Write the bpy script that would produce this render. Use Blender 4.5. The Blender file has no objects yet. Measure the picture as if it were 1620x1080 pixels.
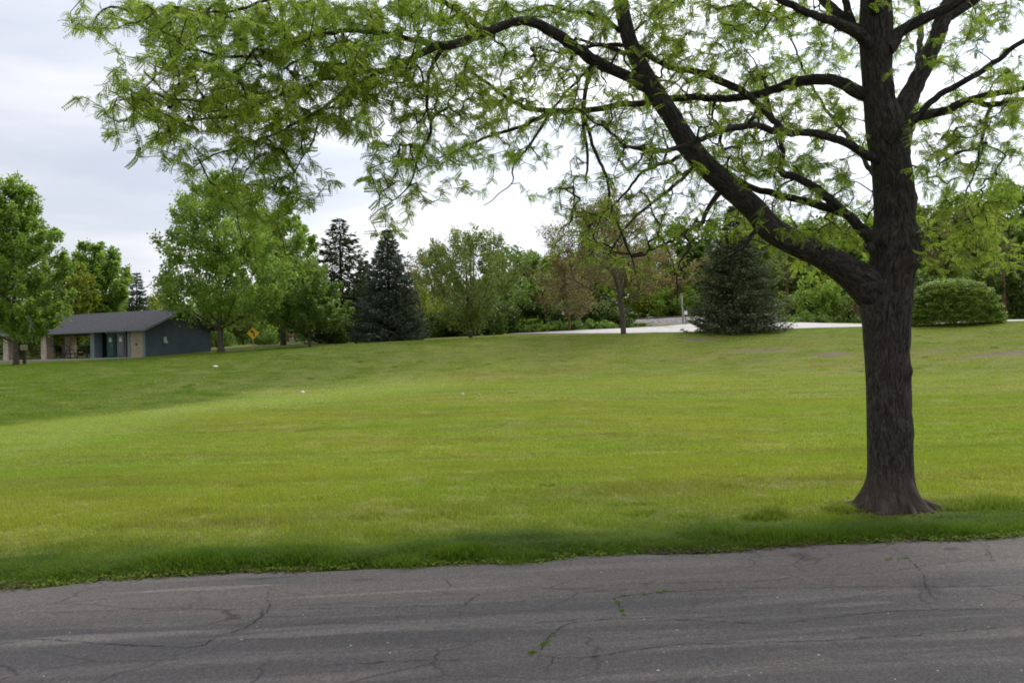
import bpy, math, random
import numpy as np
from mathutils import Vector, Matrix

# ------------------------------------------------------------------ camera, sky, sun, exposure
S = bpy.context.scene
COL = S.collection
FPX = 1400.0
ROLL = math.radians(1.5)
CZ = 1.75
cam_d = bpy.data.cameras.new("camera"); cam = bpy.data.objects.new("camera", cam_d); COL.objects.link(cam)
cam_d.sensor_width = 36; cam_d.lens = 36 * FPX / 1620; cam_d.clip_end = 6000; cam_d.clip_start = 0.05
ct, st = math.cos(ROLL), math.sin(ROLL)
ph = math.atan(5 / FPX)
U_ = Vector((0, -math.sin(ph), math.cos(ph))); F_ = Vector((0, math.cos(ph), math.sin(ph))); R_ = Vector((1, 0, 0))
cx = R_ * ct - U_ * st; cy = R_ * st + U_ * ct
cam.matrix_world = Matrix(((cx.x, cy.x, -F_.x, 0), (cx.y, cy.y, -F_.y, 0), (cx.z, cy.z, -F_.z, CZ), (0, 0, 0, 1)))
S.camera = cam
S.view_settings.view_transform = 'Standard'; S.view_settings.look = 'None'
S.view_settings.exposure = 0.0; S.view_settings.gamma = 1.0
S.render.engine = 'CYCLES'
S.cycles.max_bounces = 8; S.cycles.transmission_bounces = 5; S.cycles.diffuse_bounces = 4
S.cycles.use_denoising = True; S.cycles.filter_width = 1.8

SUN_EL, SUN_AZ = 50.0, 38.0     # azimuth from +Y towards +X
se, sa = math.radians(SUN_EL), math.radians(SUN_AZ)
SUN_DIR = Vector((math.cos(se) * math.sin(sa), math.cos(se) * math.cos(sa), math.sin(se)))

W = bpy.data.worlds.new("World"); S.world = W; W.use_nodes = True
nt = W.node_tree; nt.nodes.clear()
def N(t, typ, **kw):
    n = t.nodes.new(typ)
    for k, v in kw.items():
        if k.startswith('i_'):
            n.inputs[k[2:].replace('_', ' ')].default_value = v
        else:
            setattr(n, k, v)
    return n
def L(t, a, b): t.links.new(a, b)
def math_node(t, op, a, b=None, c=None, clamp=False):
    n = t.nodes.new('ShaderNodeMath'); n.operation = op; n.use_clamp = clamp
    for i, x in enumerate((a, b, c)):
        if x is None: continue
        if isinstance(x, (int, float)): n.inputs[i].default_value = x
        else: t.links.new(x, n.inputs[i])
    return n.outputs[0]
def ramp(t, fac, stops, interp='LINEAR'):
    n = t.nodes.new('ShaderNodeValToRGB'); n.color_ramp.interpolation = interp
    e = n.color_ramp.elements
    while len(e) < len(stops): e.new(0.5)
    for el, (p, c) in zip(e, stops):
        el.position = p; el.color = (c, c, c, 1) if isinstance(c, (int, float)) else (*c, 1)
    if fac is not None: t.links.new(fac, n.inputs[0])
    return n.outputs[0]
def mix(t, fac, a, b, mode='MIX'):
    n = t.nodes.new('ShaderNodeMix'); n.data_type = 'RGBA'; n.blend_type = mode
    for s_, x in ((n.inputs[0], fac), (n.inputs[6], a), (n.inputs[7], b)):
        if isinstance(x, (int, float)): s_.default_value = x
        elif isinstance(x, tuple): s_.default_value = (*x, 1)
        else: t.links.new(x, s_)
    return n.outputs[2]
sky = N(nt, 'ShaderNodeTexSky', sky_type='NISHITA', sun_disc=False)
sky.sun_elevation = se; sky.sun_rotation = sa
tc = N(nt, 'ShaderNodeTexCoord')
skyb = mix(nt, 1.0, sky.outputs[0], (0.12, 0.12, 0.12), 'MULTIPLY')
mp = N(nt, 'ShaderNodeMapping'); mp.inputs['Scale'].default_value = (1.0, 1.0, 5.5); mp.inputs['Rotation'].default_value = (0, math.radians(-4), 0)
L(nt, tc.outputs['Generated'], mp.inputs[0])
no = N(nt, 'ShaderNodeTexNoise'); no.inputs['Scale'].default_value = 1.9; no.inputs['Detail'].default_value = 6; no.inputs['Roughness'].default_value = 0.5
L(nt, mp.outputs[0], no.inputs['Vector'])
# overcast cloud colour with brightening toward the veiled sun
dot = N(nt, 'ShaderNodeVectorMath', operation='DOT_PRODUCT'); L(nt, tc.outputs['Generated'], dot.inputs[0])
dot.inputs[1].default_value = SUN_DIR
d01 = math_node(nt, 'MAXIMUM', dot.outputs['Value'], 0.0)
lobe = math_node(nt, 'POWER', d01, 3.0)
lobe2 = math_node(nt, 'POWER', d01, 24.0)
bright = math_node(nt, 'MULTIPLY_ADD', lobe, 2.1, 1.06)
bright = math_node(nt, 'MULTIPLY_ADD', lobe2, 2.5, bright)
cl = ramp(nt, no.outputs[0], [(0.36, (0.57, 0.61, 0.71)), (0.47, (0.66, 0.69, 0.77)), (0.56, (0.80, 0.81, 0.86)), (0.66, (0.95, 0.95, 0.96))])
clb = N(nt, 'ShaderNodeVectorMath', operation='SCALE'); L(nt, cl, clb.inputs[0]); L(nt, bright, clb.inputs['Scale'])
skymix = mix(nt, 0.9, skyb, clb.outputs[0])
bg = N(nt, 'ShaderNodeBackground'); L(nt, skymix, bg.inputs[0]); bg.inputs[1].default_value = 1.0
wo = N(nt, 'ShaderNodeOutputWorld'); L(nt, bg.outputs[0], wo.inputs[0])

sd = bpy.data.lights.new("sun", 'SUN'); sd.energy = 1.4; sd.angle = math.radians(16); sd.color = (1, 0.95, 0.86)
sun = bpy.data.objects.new("sun", sd); COL.objects.link(sun)
sun.rotation_euler = SUN_DIR.to_track_quat('Z', 'Y').to_euler(); sun.location = (20, 20, 40)

# ------------------------------------------------------------------ helpers
def unproj(px, py, Y):
    dx, dy = px - 810, 540 - py
    u = dx * ct + dy * st; v = -dx * st + dy * ct + 5
    return np.array((u / FPX * Y, Y, CZ + v / FPX * Y))
def tag(o, label=None, cat=None, group=None, kind=None):
    if label: o['label'] = label
    if cat: o['category'] = cat
    if group: o['group'] = group
    if kind: o['kind'] = kind
    return o
def empty(name, loc, rz=0.0):
    o = bpy.data.objects.new(name, None); COL.objects.link(o); o.location = loc; o.rotation_euler = (0, 0, rz)
    o.empty_display_size = 0.3
    return o
def link(name, me, mat=None, parent=None, loc=None):
    o = bpy.data.objects.new(name, me); COL.objects.link(o)
    if mat is not None and len(me.materials) == 0: me.materials.append(mat)
    if parent: o.parent = parent
    if loc is not None: o.location = loc
    return o
def mesh_np(name, V, F, smooth=False, uv=None):
    """V (n,3), F (m,k) constant size faces"""
    me = bpy.data.meshes.new(name)
    V = np.asarray(V, dtype=np.float32); F = np.asarray(F, dtype=np.int32)
    m, k = F.shape
    me.vertices.add(len(V)); me.vertices.foreach_set('co', V.ravel())
    me.loops.add(m * k); me.loops.foreach_set('vertex_index', F.ravel())
    me.polygons.add(m); me.polygons.foreach_set('loop_start', np.arange(0, m * k, k, dtype=np.int32))
    me.polygons.foreach_set('loop_total', np.full(m, k, dtype=np.int32))
    if smooth: me.polygons.foreach_set('use_smooth', np.ones(m, dtype=bool))
    if uv is not None:
        ul = me.uv_layers.new(name='UVMap'); ul.data.foreach_set('uv', np.asarray(uv, dtype=np.float32).ravel())
    me.update(calc_edges=True)
    return me
class MB:
    """collects simple shapes into one mesh"""
    def __init__(s): s.v = []; s.f = []
    def add(s, vs, fs):
        o = len(s.v); s.v += [tuple(v) for v in vs]; s.f += [tuple(i + o for i in f) for f in fs]
    def box(s, c, d, rz=0.0, bev=0.0):
        x, y, z = d[0] / 2, d[1] / 2, d[2] / 2
        pts = []
        if bev > 0:
            b = min(bev, x * .9, y * .9, z * .9)
            rings = [(-z, b), (-z + b, 0), (z - b, 0), (z, b)]
            for zz, i in rings:
                xx, yy = x - i, y - i
                bb = b * .7
                pts += [(-xx + bb, -yy, zz), (xx - bb, -yy, zz), (xx, -yy + bb, zz), (xx, yy - bb, zz), (xx - bb, yy, zz), (-xx + bb, yy, zz), (-xx, yy - bb, zz), (-xx, -yy + bb, zz)]
            fs = [tuple(range(7, -1, -1)), tuple(range(24, 32))]
            for r in range(3):
                for k in range(8):
                    fs.append((r * 8 + k, r * 8 + (k + 1) % 8, r * 8 + 8 + (k + 1) % 8, r * 8 + 8 + k))
        else:
            pts = [(i * x, j * y, k * z) for k in (-1, 1) for j in (-1, 1) for i in (-1, 1)]
            fs = [(0, 2, 3, 1), (4, 5, 7, 6), (0, 1, 5, 4), (2, 6, 7, 3), (0, 4, 6, 2), (1, 3, 7, 5)]
        cr, sr = math.cos(rz), math.sin(rz)
        s.add([(c[0] + p[0] * cr - p[1] * sr, c[1] + p[0] * sr + p[1] * cr, c[2] + p[2]) for p in pts], fs)
    def tube(s, pts, rads, n=8):
        V, F = tube_np(np.array(pts, float), np.array(rads if hasattr(rads, '__len__') else [rads] * len(pts), float), n)
        o = len(s.v); s.v += [tuple(v) for v in V]; s.f += [tuple(int(i) + o for i in f) for f in F]
        s.f.append(tuple(o + i for i in range(n - 1, -1, -1))); e = len(s.v) - n; s.f.append(tuple(e + i for i in range(n)))
    def prism(s, poly, y0, y1):
        """poly in xz plane extruded along y"""
        n = len(poly)
        s.add([(p[0], y0, p[1]) for p in poly] + [(p[0], y1, p[1]) for p in poly],
              [tuple(range(n)), tuple(range(2 * n - 1, n - 1, -1))] + [(i, n + i, n + (i + 1) % n, (i + 1) % n) for i in range(n)])
    def build(s, name, mat, parent=None, smooth=False, loc=None):
        me = bpy.data.meshes.new(name); me.from_pydata(s.v, [], s.f); me.update()
        import bmesh
        bm = bmesh.new(); bm.from_mesh(me); bmesh.ops.recalc_face_normals(bm, faces=bm.faces); bm.to_mesh(me); bm.free()
        if smooth: me.polygons.foreach_set('use_smooth', [True] * len(me.polygons))
        return link(name, me, mat, parent, loc)

def frames(P):
    T = np.gradient(P, axis=0); T /= (np.linalg.norm(T, axis=1, keepdims=True) + 1e-9)
    n0 = np.cross(T[0], (0.0, 1.0, 0.0))
    if np.linalg.norm(n0) < 0.1: n0 = np.cross(T[0], (1.0, 0, 0))
    n0 /= np.linalg.norm(n0); A = [n0]
    for i in range(1, len(P)):
        a = A[-1] - T[i] * np.dot(A[-1], T[i]); l = np.linalg.norm(a)
        A.append(a / l if l > 1e-6 else A[-1])
    A = np.array(A); B = np.cross(T, A)
    return T, A, B
def tube_np(P, R, n, off=0, rad_fn=None):
    T, A, B = frames(P)
    th = np.arange(n) * 2 * math.pi / n
    RR = np.repeat(R[:, None], n, 1)
    if rad_fn is not None:
        s = np.concatenate([[0], np.cumsum(np.linalg.norm(np.diff(P, axis=0), axis=1))])
        RR = rad_fn(RR, th[None, :], s[:, None])
    V = P[:, None, :] + RR[:, :, None] * (A[:, None, :] * np.cos(th)[None, :, None] + B[:, None, :] * np.sin(th)[None, :, None])
    i = np.arange(len(P) - 1)[:, None]; k = np.arange(n)[None, :]
    F = np.stack([i * n + k, i * n + (k + 1) % n, (i + 1) * n + (k + 1) % n, (i + 1) * n + k], -1).reshape(-1, 4)
    return V.reshape(-1, 3), F + off
def tube_uv(P, R, n):
    s = np.concatenate([[0], np.cumsum(np.linalg.norm(np.diff(P, axis=0), axis=1))])
    i = np.arange(len(P) - 1)[:, None] + 0 * np.arange(n)[None, :]; k = np.arange(n)[None, :] + 0 * i
    rm = float(np.mean(R)) * 2 * math.pi
    u0 = k / n * rm; u1 = (k + 1) / n * rm; v0 = s[i]; v1 = s[i + 1]
    return np.stack([np.stack([u0, v0], -1), np.stack([u1, v0], -1), np.stack([u1, v1], -1), np.stack([u0, v1], -1)], -2).reshape(-1, 2)
def spline(P, step):
    """Catmull-Rom resample of rows (any columns); first three are position"""
    P = np.array(P, float); Q = np.vstack([2 * P[0] - P[1], P, 2 * P[-1] - P[-2]]); out = []
    for i in range(1, len(Q) - 2):
        d = np.linalg.norm(Q[i + 1][:3] - Q[i][:3]); m = max(1, int(round(d / step)))
        for t in np.arange(m) / m:
            a, b, c, e = Q[i - 1], Q[i], Q[i + 1], Q[i + 2]
            out.append(0.5 * (2 * b + (c - a) * t + (2 * a - 5 * b + 4 * c - e) * t * t + (3 * b - a - 3 * c + e) * t ** 3))
    out.append(P[-1]); return np.array(out)
_rn = np.random.RandomState(5).rand(64, 64)
def vnoise(u, v):
    """periodic (64) value noise, 0..1"""
    u = np.asarray(u, float); v = np.asarray(v, float)
    i = np.floor(u).astype(int); j = np.floor(v).astype(int); f = u - i; g = v - j
    f = f * f * (3 - 2 * f); g = g * g * (3 - 2 * g)
    a = _rn[i % 64, j % 64]; b = _rn[(i + 1) % 64, j % 64]; c = _rn[i % 64, (j + 1) % 64]; d = _rn[(i + 1) % 64, (j + 1) % 64]
    return a * (1 - f) * (1 - g) + b * f * (1 - g) + c * (1 - f) * g + d * f * g
def unit(a): return a / (np.linalg.norm(a, axis=-1, keepdims=True) + 1e-9)

# ------------------------------------------------------------------ materials
def new_mat(name):
    m = bpy.data.materials.new(name); m.use_nodes = True; t = m.node_tree
    b = t.nodes['Principled BSDF']; return m, t, b
def basic(name, col, rough=0.7, var=0.12, scale=6.0, metal=0.0, bump=0.0, spec=0.4, bscale=None):
    m, t, b = new_mat(name)
    g = N(t, 'ShaderNodeNewGeometry'); n = N(t, 'ShaderNodeTexNoise'); n.inputs['Scale'].default_value = scale; n.inputs['Detail'].default_value = 5
    L(t, g.outputs['Position'], n.inputs['Vector'])
    c0 = tuple(max(0, x * (1 - var * 2)) for x in col); c1 = tuple(x * (1 + var * 2) for x in col)
    c = ramp(t, n.outputs[0], [(0.25, c0), (0.75, c1)])
    L(t, c, b.inputs['Base Color']); b.inputs['Roughness'].default_value = rough; b.inputs['Metallic'].default_value = metal
    b.inputs['Specular IOR Level'].default_value = spec
    if bump:
        n2 = N(t, 'ShaderNodeTexNoise'); n2.inputs['Scale'].default_value = bscale or scale * 6; n2.inputs['Detail'].default_value = 6; L(t, g.outputs['Position'], n2.inputs['Vector'])
        bp = N(t, 'ShaderNodeBump'); bp.inputs['Strength'].default_value = bump; bp.inputs['Distance'].default_value = 0.03
        L(t, n2.outputs[0], bp.inputs['Height']); L(t, bp.outputs[0], b.inputs['Normal'])
    return m
def leaf_mat(name, col, tcol, mixf=0.45, rough=0.45, hue=0.35, spec=0.3):
    m, t, b = new_mat(name)
    g = N(t, 'ShaderNodeNewGeometry')
    n = N(t, 'ShaderNodeTexNoise'); n.inputs['Scale'].default_value = 0.9; n.inputs['Detail'].default_value = 3; L(t, g.outputs['Position'], n.inputs['Vector'])
    r = math_node(t, 'MULTIPLY_ADD', g.outputs['Random Per Island'], 0.55, math_node(t, 'MULTIPLY', n.outputs[0], 0.45))
    f = ramp(t, r, [(0.2, 1 - hue), (0.5, 1.0), (0.85, 1 + hue)])
    warm = ramp(t, r, [(0.3, (1, 1, 1)), (0.85, (1.25, 1.05, 0.8))])
    def vary(c): return mix(t, 1.0, mix(t, 1.0, c, f, 'MULTIPLY'), warm, 'MULTIPLY')
    L(t, vary(col), b.inputs['Base Color']); b.inputs['Roughness'].default_value = rough; b.inputs['Specular IOR Level'].default_value = spec
    tr = N(t, 'ShaderNodeBsdfTranslucent'); L(t, vary(tcol), tr.inputs[0])
    mx = N(t, 'ShaderNodeMixShader'); mx.inputs[0].default_value = mixf
    L(t, b.outputs[0], mx.inputs[1]); L(t, tr.outputs[0], mx.inputs[2]); L(t, mx.outputs[0], t.nodes['Material Output'].inputs[0])
    return m
def bark_mat(name, c0, c1, c2, scale=1.0, strength=0.9, base_col=None):
    m, t, b = new_mat(name)
    uv = N(t, 'ShaderNodeUVMap'); mp = N(t, 'ShaderNodeMapping'); mp.inputs['Scale'].default_value = (1, 0.22, 1); L(t, uv.outputs[0], mp.inputs[0])
    n = N(t, 'ShaderNodeTexNoise'); n.inputs['Scale'].default_value = 34 * scale; n.inputs['Detail'].default_value = 7; n.inputs['Roughness'].default_value = .62; n.inputs['Distortion'].default_value = 1.2
    L(t, mp.outputs[0], n.inputs['Vector'])
    n2 = N(t, 'ShaderNodeTexNoise'); n2.inputs['Scale'].default_value = 3.0; n2.inputs['Detail'].default_value = 4
    g = N(t, 'ShaderNodeNewGeometry'); L(t, g.outputs['Position'], n2.inputs['Vector'])
    c = ramp(t, n.outputs[0], [(0.36, c0), (0.5, c1), (0.66, c2)])
    c = mix(t, ramp(t, n2.outputs[0], [(0.5, 0.0), (0.75, 0.4)]), c, (0.065, 0.038, 0.028))
    if base_col:
        sp = N(t, 'ShaderNodeSeparateXYZ'); L(t, g.outputs['Position'], sp.inputs[0])
        h = math_node(t, 'ADD', sp.outputs[2], math_node(t, 'MULTIPLY', n.outputs[0], 0.5))
        c = mix(t, ramp(t, h, [(0.28, 0.85), (0.75, 0.0)]), c, mix(t, n.outputs[0], (0.03, 0.02, 0.015), base_col))
    L(t, c, b.inputs['Base Color']); b.inputs['Roughness'].default_value = 0.9; b.inputs['Specular IOR Level'].default_value = 0.2
    bp = N(t, 'ShaderNodeBump'); bp.inputs['Strength'].default_value = strength; bp.inputs['Distance'].default_value = 0.025
    L(t, n.outputs[0], bp.inputs['Height']); L(t, bp.outputs[0], b.inputs['Normal'])
    return m

def grass_colour(t, blade):
    """large-scale lawn colour from world position, shared by ground and blades"""
    g = N(t, 'ShaderNodeNewGeometry'); P = g.outputs['Position']
    sp = N(t, 'ShaderNodeSeparateXYZ'); L(t, P, sp.inputs[0])
    def noise(scale, det=4, sx=1, sy=1, dist=0.0):
        mp = N(t, 'ShaderNodeMapping'); mp.inputs['Scale'].default_value = (sx, sy, 0.2); L(t, P, mp.inputs[0])
        n = N(t, 'ShaderNodeTexNoise'); n.inputs['Scale'].default_value = scale; n.inputs['Detail'].default_value = det; n.inputs['Distortion'].default_value = dist
        L(t, mp.outputs[0], n.inputs['Vector']); return n.outputs[0]
    a = noise(0.16, 4); b_ = noise(0.9, 5, 1, 0.8); c_ = noise(0.35, 5, 0.5, 2.2, 0.6)
    olive = (0.300, 0.318, 0.052); lush = (0.245, 0.308, 0.044); bright = (0.275, 0.335, 0.045); dull = (0.215, 0.185, 0.065)
    c = mix(t, ramp(t, a, [(0.40, 0.0), (0.60, 1.0)]), olive, lush)
    c = mix(t, ramp(t, b_, [(0.45, 0.0), (0.8, 0.3)]), c, bright)
    c = mix(t, ramp(t, c_, [(0.46, 0.0), (0.72, 0.6)]), c, dull)
    at = N(t, 'ShaderNodeAttribute'); at.attribute_name = 'bank'; at.attribute_type = 'INSTANCER' if blade else 'GEOMETRY'
    bs = N(t, 'ShaderNodeSeparateXYZ'); L(t, at.outputs['Vector'], bs.inputs[0])
    # the bank and plateau grass is deeper green than the dried flat field; seed heads pale the toe of the bank
    c = mix(t, math_node(t, 'MULTIPLY', bs.outputs[1], ramp(t, c_, [(0.3, .25), (.65, .9)])), c, (0.33, 0.40, 0.11))
    c = mix(t, math_node(t, 'MULTIPLY', bs.outputs[0], 0.9), c, mix(t, ramp(t, b_, [(0.35, 0.0), (0.65, 1.0)]), (0.100, 0.165, 0.015), (0.155, 0.215, 0.024)))
    return c, P, sp, b_, c_
def ellipse_mask(t, P, x, y, rx, ry, nz, rz=0.0):
    mp = N(t, 'ShaderNodeMapping', vector_type='TEXTURE'); mp.inputs['Location'].default_value = (x, y, 0); mp.inputs['Scale'].default_value = (rx, ry, 1e6); mp.inputs['Rotation'].default_value = (0, 0, rz)
    L(t, P, mp.inputs[0]); ln = N(t, 'ShaderNodeVectorMath', operation='LENGTH'); L(t, mp.outputs[0], ln.inputs[0])
    v = math_node(t, 'ADD', ln.outputs['Value'], math_node(t, 'MULTIPLY_ADD', nz, 2.4, -1.2))
    return ramp(t, v, [(0.45, 1.0), (0.95, 0.0)])

def ground_pt(px, py, z=0.0):
    d = unproj(px, py, 1.0) - np.array((0, 0, CZ)); return np.array((0, 0, CZ)) + d * ((z - CZ) / d[2])
EDGE0, EDGES = 7.2, 0.095       # road edge: Y = EDGE0 + EDGES * X
def gmat(name, blade=False, verge=False):
    m, t, b = new_mat(name)
    c, P, sp, b_, c_ = grass_colour(t, blade)
    fine = N(t, 'ShaderNodeTexNoise'); fine.inputs['Scale'].default_value = 14; fine.inputs['Detail'].default_value = 6; L(t, P, fine.inputs['Vector'])
    # long lush grass on the verge by the road
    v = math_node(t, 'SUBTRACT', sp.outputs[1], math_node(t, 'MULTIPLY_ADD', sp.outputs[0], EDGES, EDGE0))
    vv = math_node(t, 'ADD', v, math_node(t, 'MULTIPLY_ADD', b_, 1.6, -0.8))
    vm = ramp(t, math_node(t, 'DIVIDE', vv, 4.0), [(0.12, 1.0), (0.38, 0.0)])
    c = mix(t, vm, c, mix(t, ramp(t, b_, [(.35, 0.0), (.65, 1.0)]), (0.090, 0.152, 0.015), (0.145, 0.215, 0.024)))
    soil = (0.24, 0.18, 0.14)
    if not blade:
        dm = None
        for (px, Y, rx, ry, rz) in [(1315, 57, 1.6, .8, 0), (1200, 60, 3.4, .7, 0), (1590, 52, 2.6, .9, 0), (1475, 55, 1.3, .6, 0), (1110, 66, 1.5, .8, 0)]:
            q = unproj(px, 580, Y); e = ellipse_mask(t, P, q[0], Y, rx, ry, c_, rz)
            dm = e if dm is None else math_node(t, 'MAXIMUM', dm, e)
        c = mix(t, math_node(t, 'MULTIPLY', dm, 0.95), c, soil)
        c = mix(t, ramp(t, fine.outputs[0], [(0.3, 0.55), (0.7, 0.25)]), c, (0.15, 0.125, 0.055))
        c = mix(t, 1.0, c, (.8, .8, .8), 'MULTIPLY')
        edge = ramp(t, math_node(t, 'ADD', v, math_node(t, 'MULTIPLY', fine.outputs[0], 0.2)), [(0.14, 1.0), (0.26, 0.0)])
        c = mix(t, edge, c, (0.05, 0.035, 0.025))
        c = mix(t, 1.0, c, ramp(t, fine.outputs[0], [(0.25, 0.66), (0.5, 1.0), (0.75, 1.3)]), 'MULTIPLY')
        bp = N(t, 'ShaderNodeBump'); bp.inputs['Strength'].default_value = 0.6; bp.inputs['Distance'].default_value = 0.05
        L(t, fine.outputs[0], bp.inputs['Height']); L(t, bp.outputs[0], b.inputs['Normal'])
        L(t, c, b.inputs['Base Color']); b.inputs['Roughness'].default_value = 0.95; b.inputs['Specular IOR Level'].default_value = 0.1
    else:
        g = N(t, 'ShaderNodeNewGeometry')
        c = mix(t, 1.0, c, ramp(t, g.outputs['Random Per Island'], [(0.0, 0.8), (0.6, 1.02), (1.0, 1.3)]), 'MULTIPLY')
        L(t, c, b.inputs['Base Color']); b.inputs['Roughness'].default_value = 0.6; b.inputs['Specular IOR Level'].default_value = 0.12
        tr = N(t, 'ShaderNodeBsdfTranslucent'); L(t, mix(t, 1.0, c, (1.5, 1.7, 1.0), 'MULTIPLY'), tr.inputs[0])
        mx = N(t, 'ShaderNodeMixShader'); mx.inputs[0].default_value = 0.4
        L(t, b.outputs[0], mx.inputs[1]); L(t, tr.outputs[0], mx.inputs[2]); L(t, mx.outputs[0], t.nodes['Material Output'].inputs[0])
    return m

def asphalt_mat():
    m, t, b = new_mat('old_asphalt')
    g = N(t, 'ShaderNodeNewGeometry'); P0 = g.outputs['Position']
    rt = N(t, 'ShaderNodeMapping'); rt.inputs['Rotation'].default_value = (0, 0, -math.atan(EDGES)); L(t, P0, rt.inputs[0]); P = rt.outputs[0]
    def noise(scale, det=4, sx=1, sy=1, dist=0.0, rough=.5):
        mp = N(t, 'ShaderNodeMapping'); mp.inputs['Scale'].default_value = (sx, sy, 1); L(t, P, mp.inputs[0])
        n = N(t, 'ShaderNodeTexNoise'); n.inputs['Scale'].default_value = scale; n.inputs['Detail'].default_value = det; n.inputs['Distortion'].default_value = dist; n.inputs['Roughness'].default_value = rough
        L(t, mp.outputs[0], n.inputs['Vector']); return n.outputs[0]
    sp = N(t, 'ShaderNodeSeparateXYZ'); L(t, P, sp.inputs[0])
    vo = N(t, 'ShaderNodeTexVoronoi'); vo.inputs['Scale'].default_value = 75; L(t, P, vo.inputs['Vector'])
    grain = ramp(t, vo.outputs['Color'], [(0.1, 0.74), (0.6, 1.0), (1.0, 1.4)])
    big = noise(0.55, 5, 0.45, 1.4); med = noise(2.0, 6, 0.4, 1.6, 0.4); streak = noise(1.1, 6, 0.28, 4.0, 0.5)
    fine = noise(60, 6, 1, 1, 0, .7)
    c = mix(t, ramp(t, big, [(0.35, 0.0), (0.65, 1.0)]), (0.078, 0.072, 0.070), (0.113, 0.100, 0.094))
    c = mix(t, ramp(t, streak, [(0.50, 0.0), (0.64, 0.45)]), c, (0.205, 0.178, 0.160))
    # dusty worn lane edge near the grass, at perpendicular distance from the edge
    dust = ramp(t, math_node(t, 'DIVIDE', math_node(t, 'SUBTRACT', 7.17, math_node(t, 'ADD', sp.outputs[1], math_node(t, 'MULTIPLY_ADD', med, 0.9, -0.45))), 2.0), [(0.0, 0.35), (0.25, 0.75), (0.5, 0.75), (0.62, 0.05), (1.0, 0.0)])
    c = mix(t, math_node(t, 'MULTIPLY', dust, ramp(t, big, [(0.3, 0.4), (0.7, 1.0)])), c, (0.165, 0.135, 0.115))
    for (px, py, rx_, ry_, cc, am) in [(415, 915, .28, .07, (.045, .035, .032), .7), (575, 917, .16, .05, (.05, .04, .035), .6), (455, 912, .12, .05, (.045, .035, .03), .6), (1270, 880, .12, .16, (.05, .042, .038), .6), (1505, 868, .10, .07, (.045, .038, .034), .7), (1465, 930, .10, .2, (.055, .048, .044), .5),
            (300, 932, 1.1, .05, (.26, .22, .19), .6), (620, 937, 1.5, .06, (.24, .20, .175), .55), (1360, 955, .35, .05, (.22, .2, .185), .4), (230, 1003, 1.3, .07, (.23, .205, .19), .6), (560, 997, 1.2, .06, (.22, .195, .18), .5), (1000, 895, 1.2, .14, (.19, .155, .125), .5), (90, 1015, .5, .06, (.23, .2, .18), .5)]:
        q = ground_pt(px, py); e = ellipse_mask(t, P0, q[0], q[1], rx_, ry_, med, math.atan(EDGES)); c = mix(t, math_node(t, 'MULTIPLY', e, am), c, cc)
    c = mix(t, 1.0, c, grain, 'MULTIPLY')
    c = mix(t, 1.0, c, ramp(t, fine, [(0.3, 0.8), (0.7, 1.2)]), 'MULTIPLY')
    # web of hairline cracks
    mp = N(t, 'ShaderNodeMapping'); mp.inputs['Scale'].default_value = (0.75, 1.5, 1); L(t, P, mp.inputs[0])
    wob = N(t, 'ShaderNodeTexNoise'); wob.inputs['Scale'].default_value = 3.0; wob.inputs['Detail'].default_value = 6; L(t, mp.outputs[0], wob.inputs['Vector'])
    vv = mix(t, 0.16, mp.outputs[0], wob.outputs['Color'], 'ADD')
    v2 = N(t, 'ShaderNodeTexVoronoi', feature='DISTANCE_TO_EDGE'); v2.inputs['Scale'].default_value = 1.5; L(t, vv, v2.inputs['Vector'])
    ck = ramp(t, v2.outputs['Distance'], [(0.0, 1.0), (0.009, 0.7), (0.016, 0.0)])
    ck = math_node(t, 'MULTIPLY', ck, ramp(t, big, [(0.40, 0.0), (0.62, 0.8)]))
    c = mix(t, ck, c, (0.03, 0.026, 0.022))
    L(t, c, b.inputs['Base Color']); b.inputs['Roughness'].default_value = 0.85; b.inputs['Specular IOR Level'].default_value = 0.3
    h = math_node(t, 'ADD', math_node(t, 'MULTIPLY', vo.outputs['Distance'], -0.6), math_node(t, 'MULTIPLY_ADD', ck, -0.8, fine))
    bp = N(t, 'ShaderNodeBump'); bp.inputs['Strength'].default_value = 0.7; bp.inputs['Distance'].default_value = 0.012
    L(t, h, bp.inputs['Height']); L(t, bp.outputs[0], b.inputs['Normal'])
    return m

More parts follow.
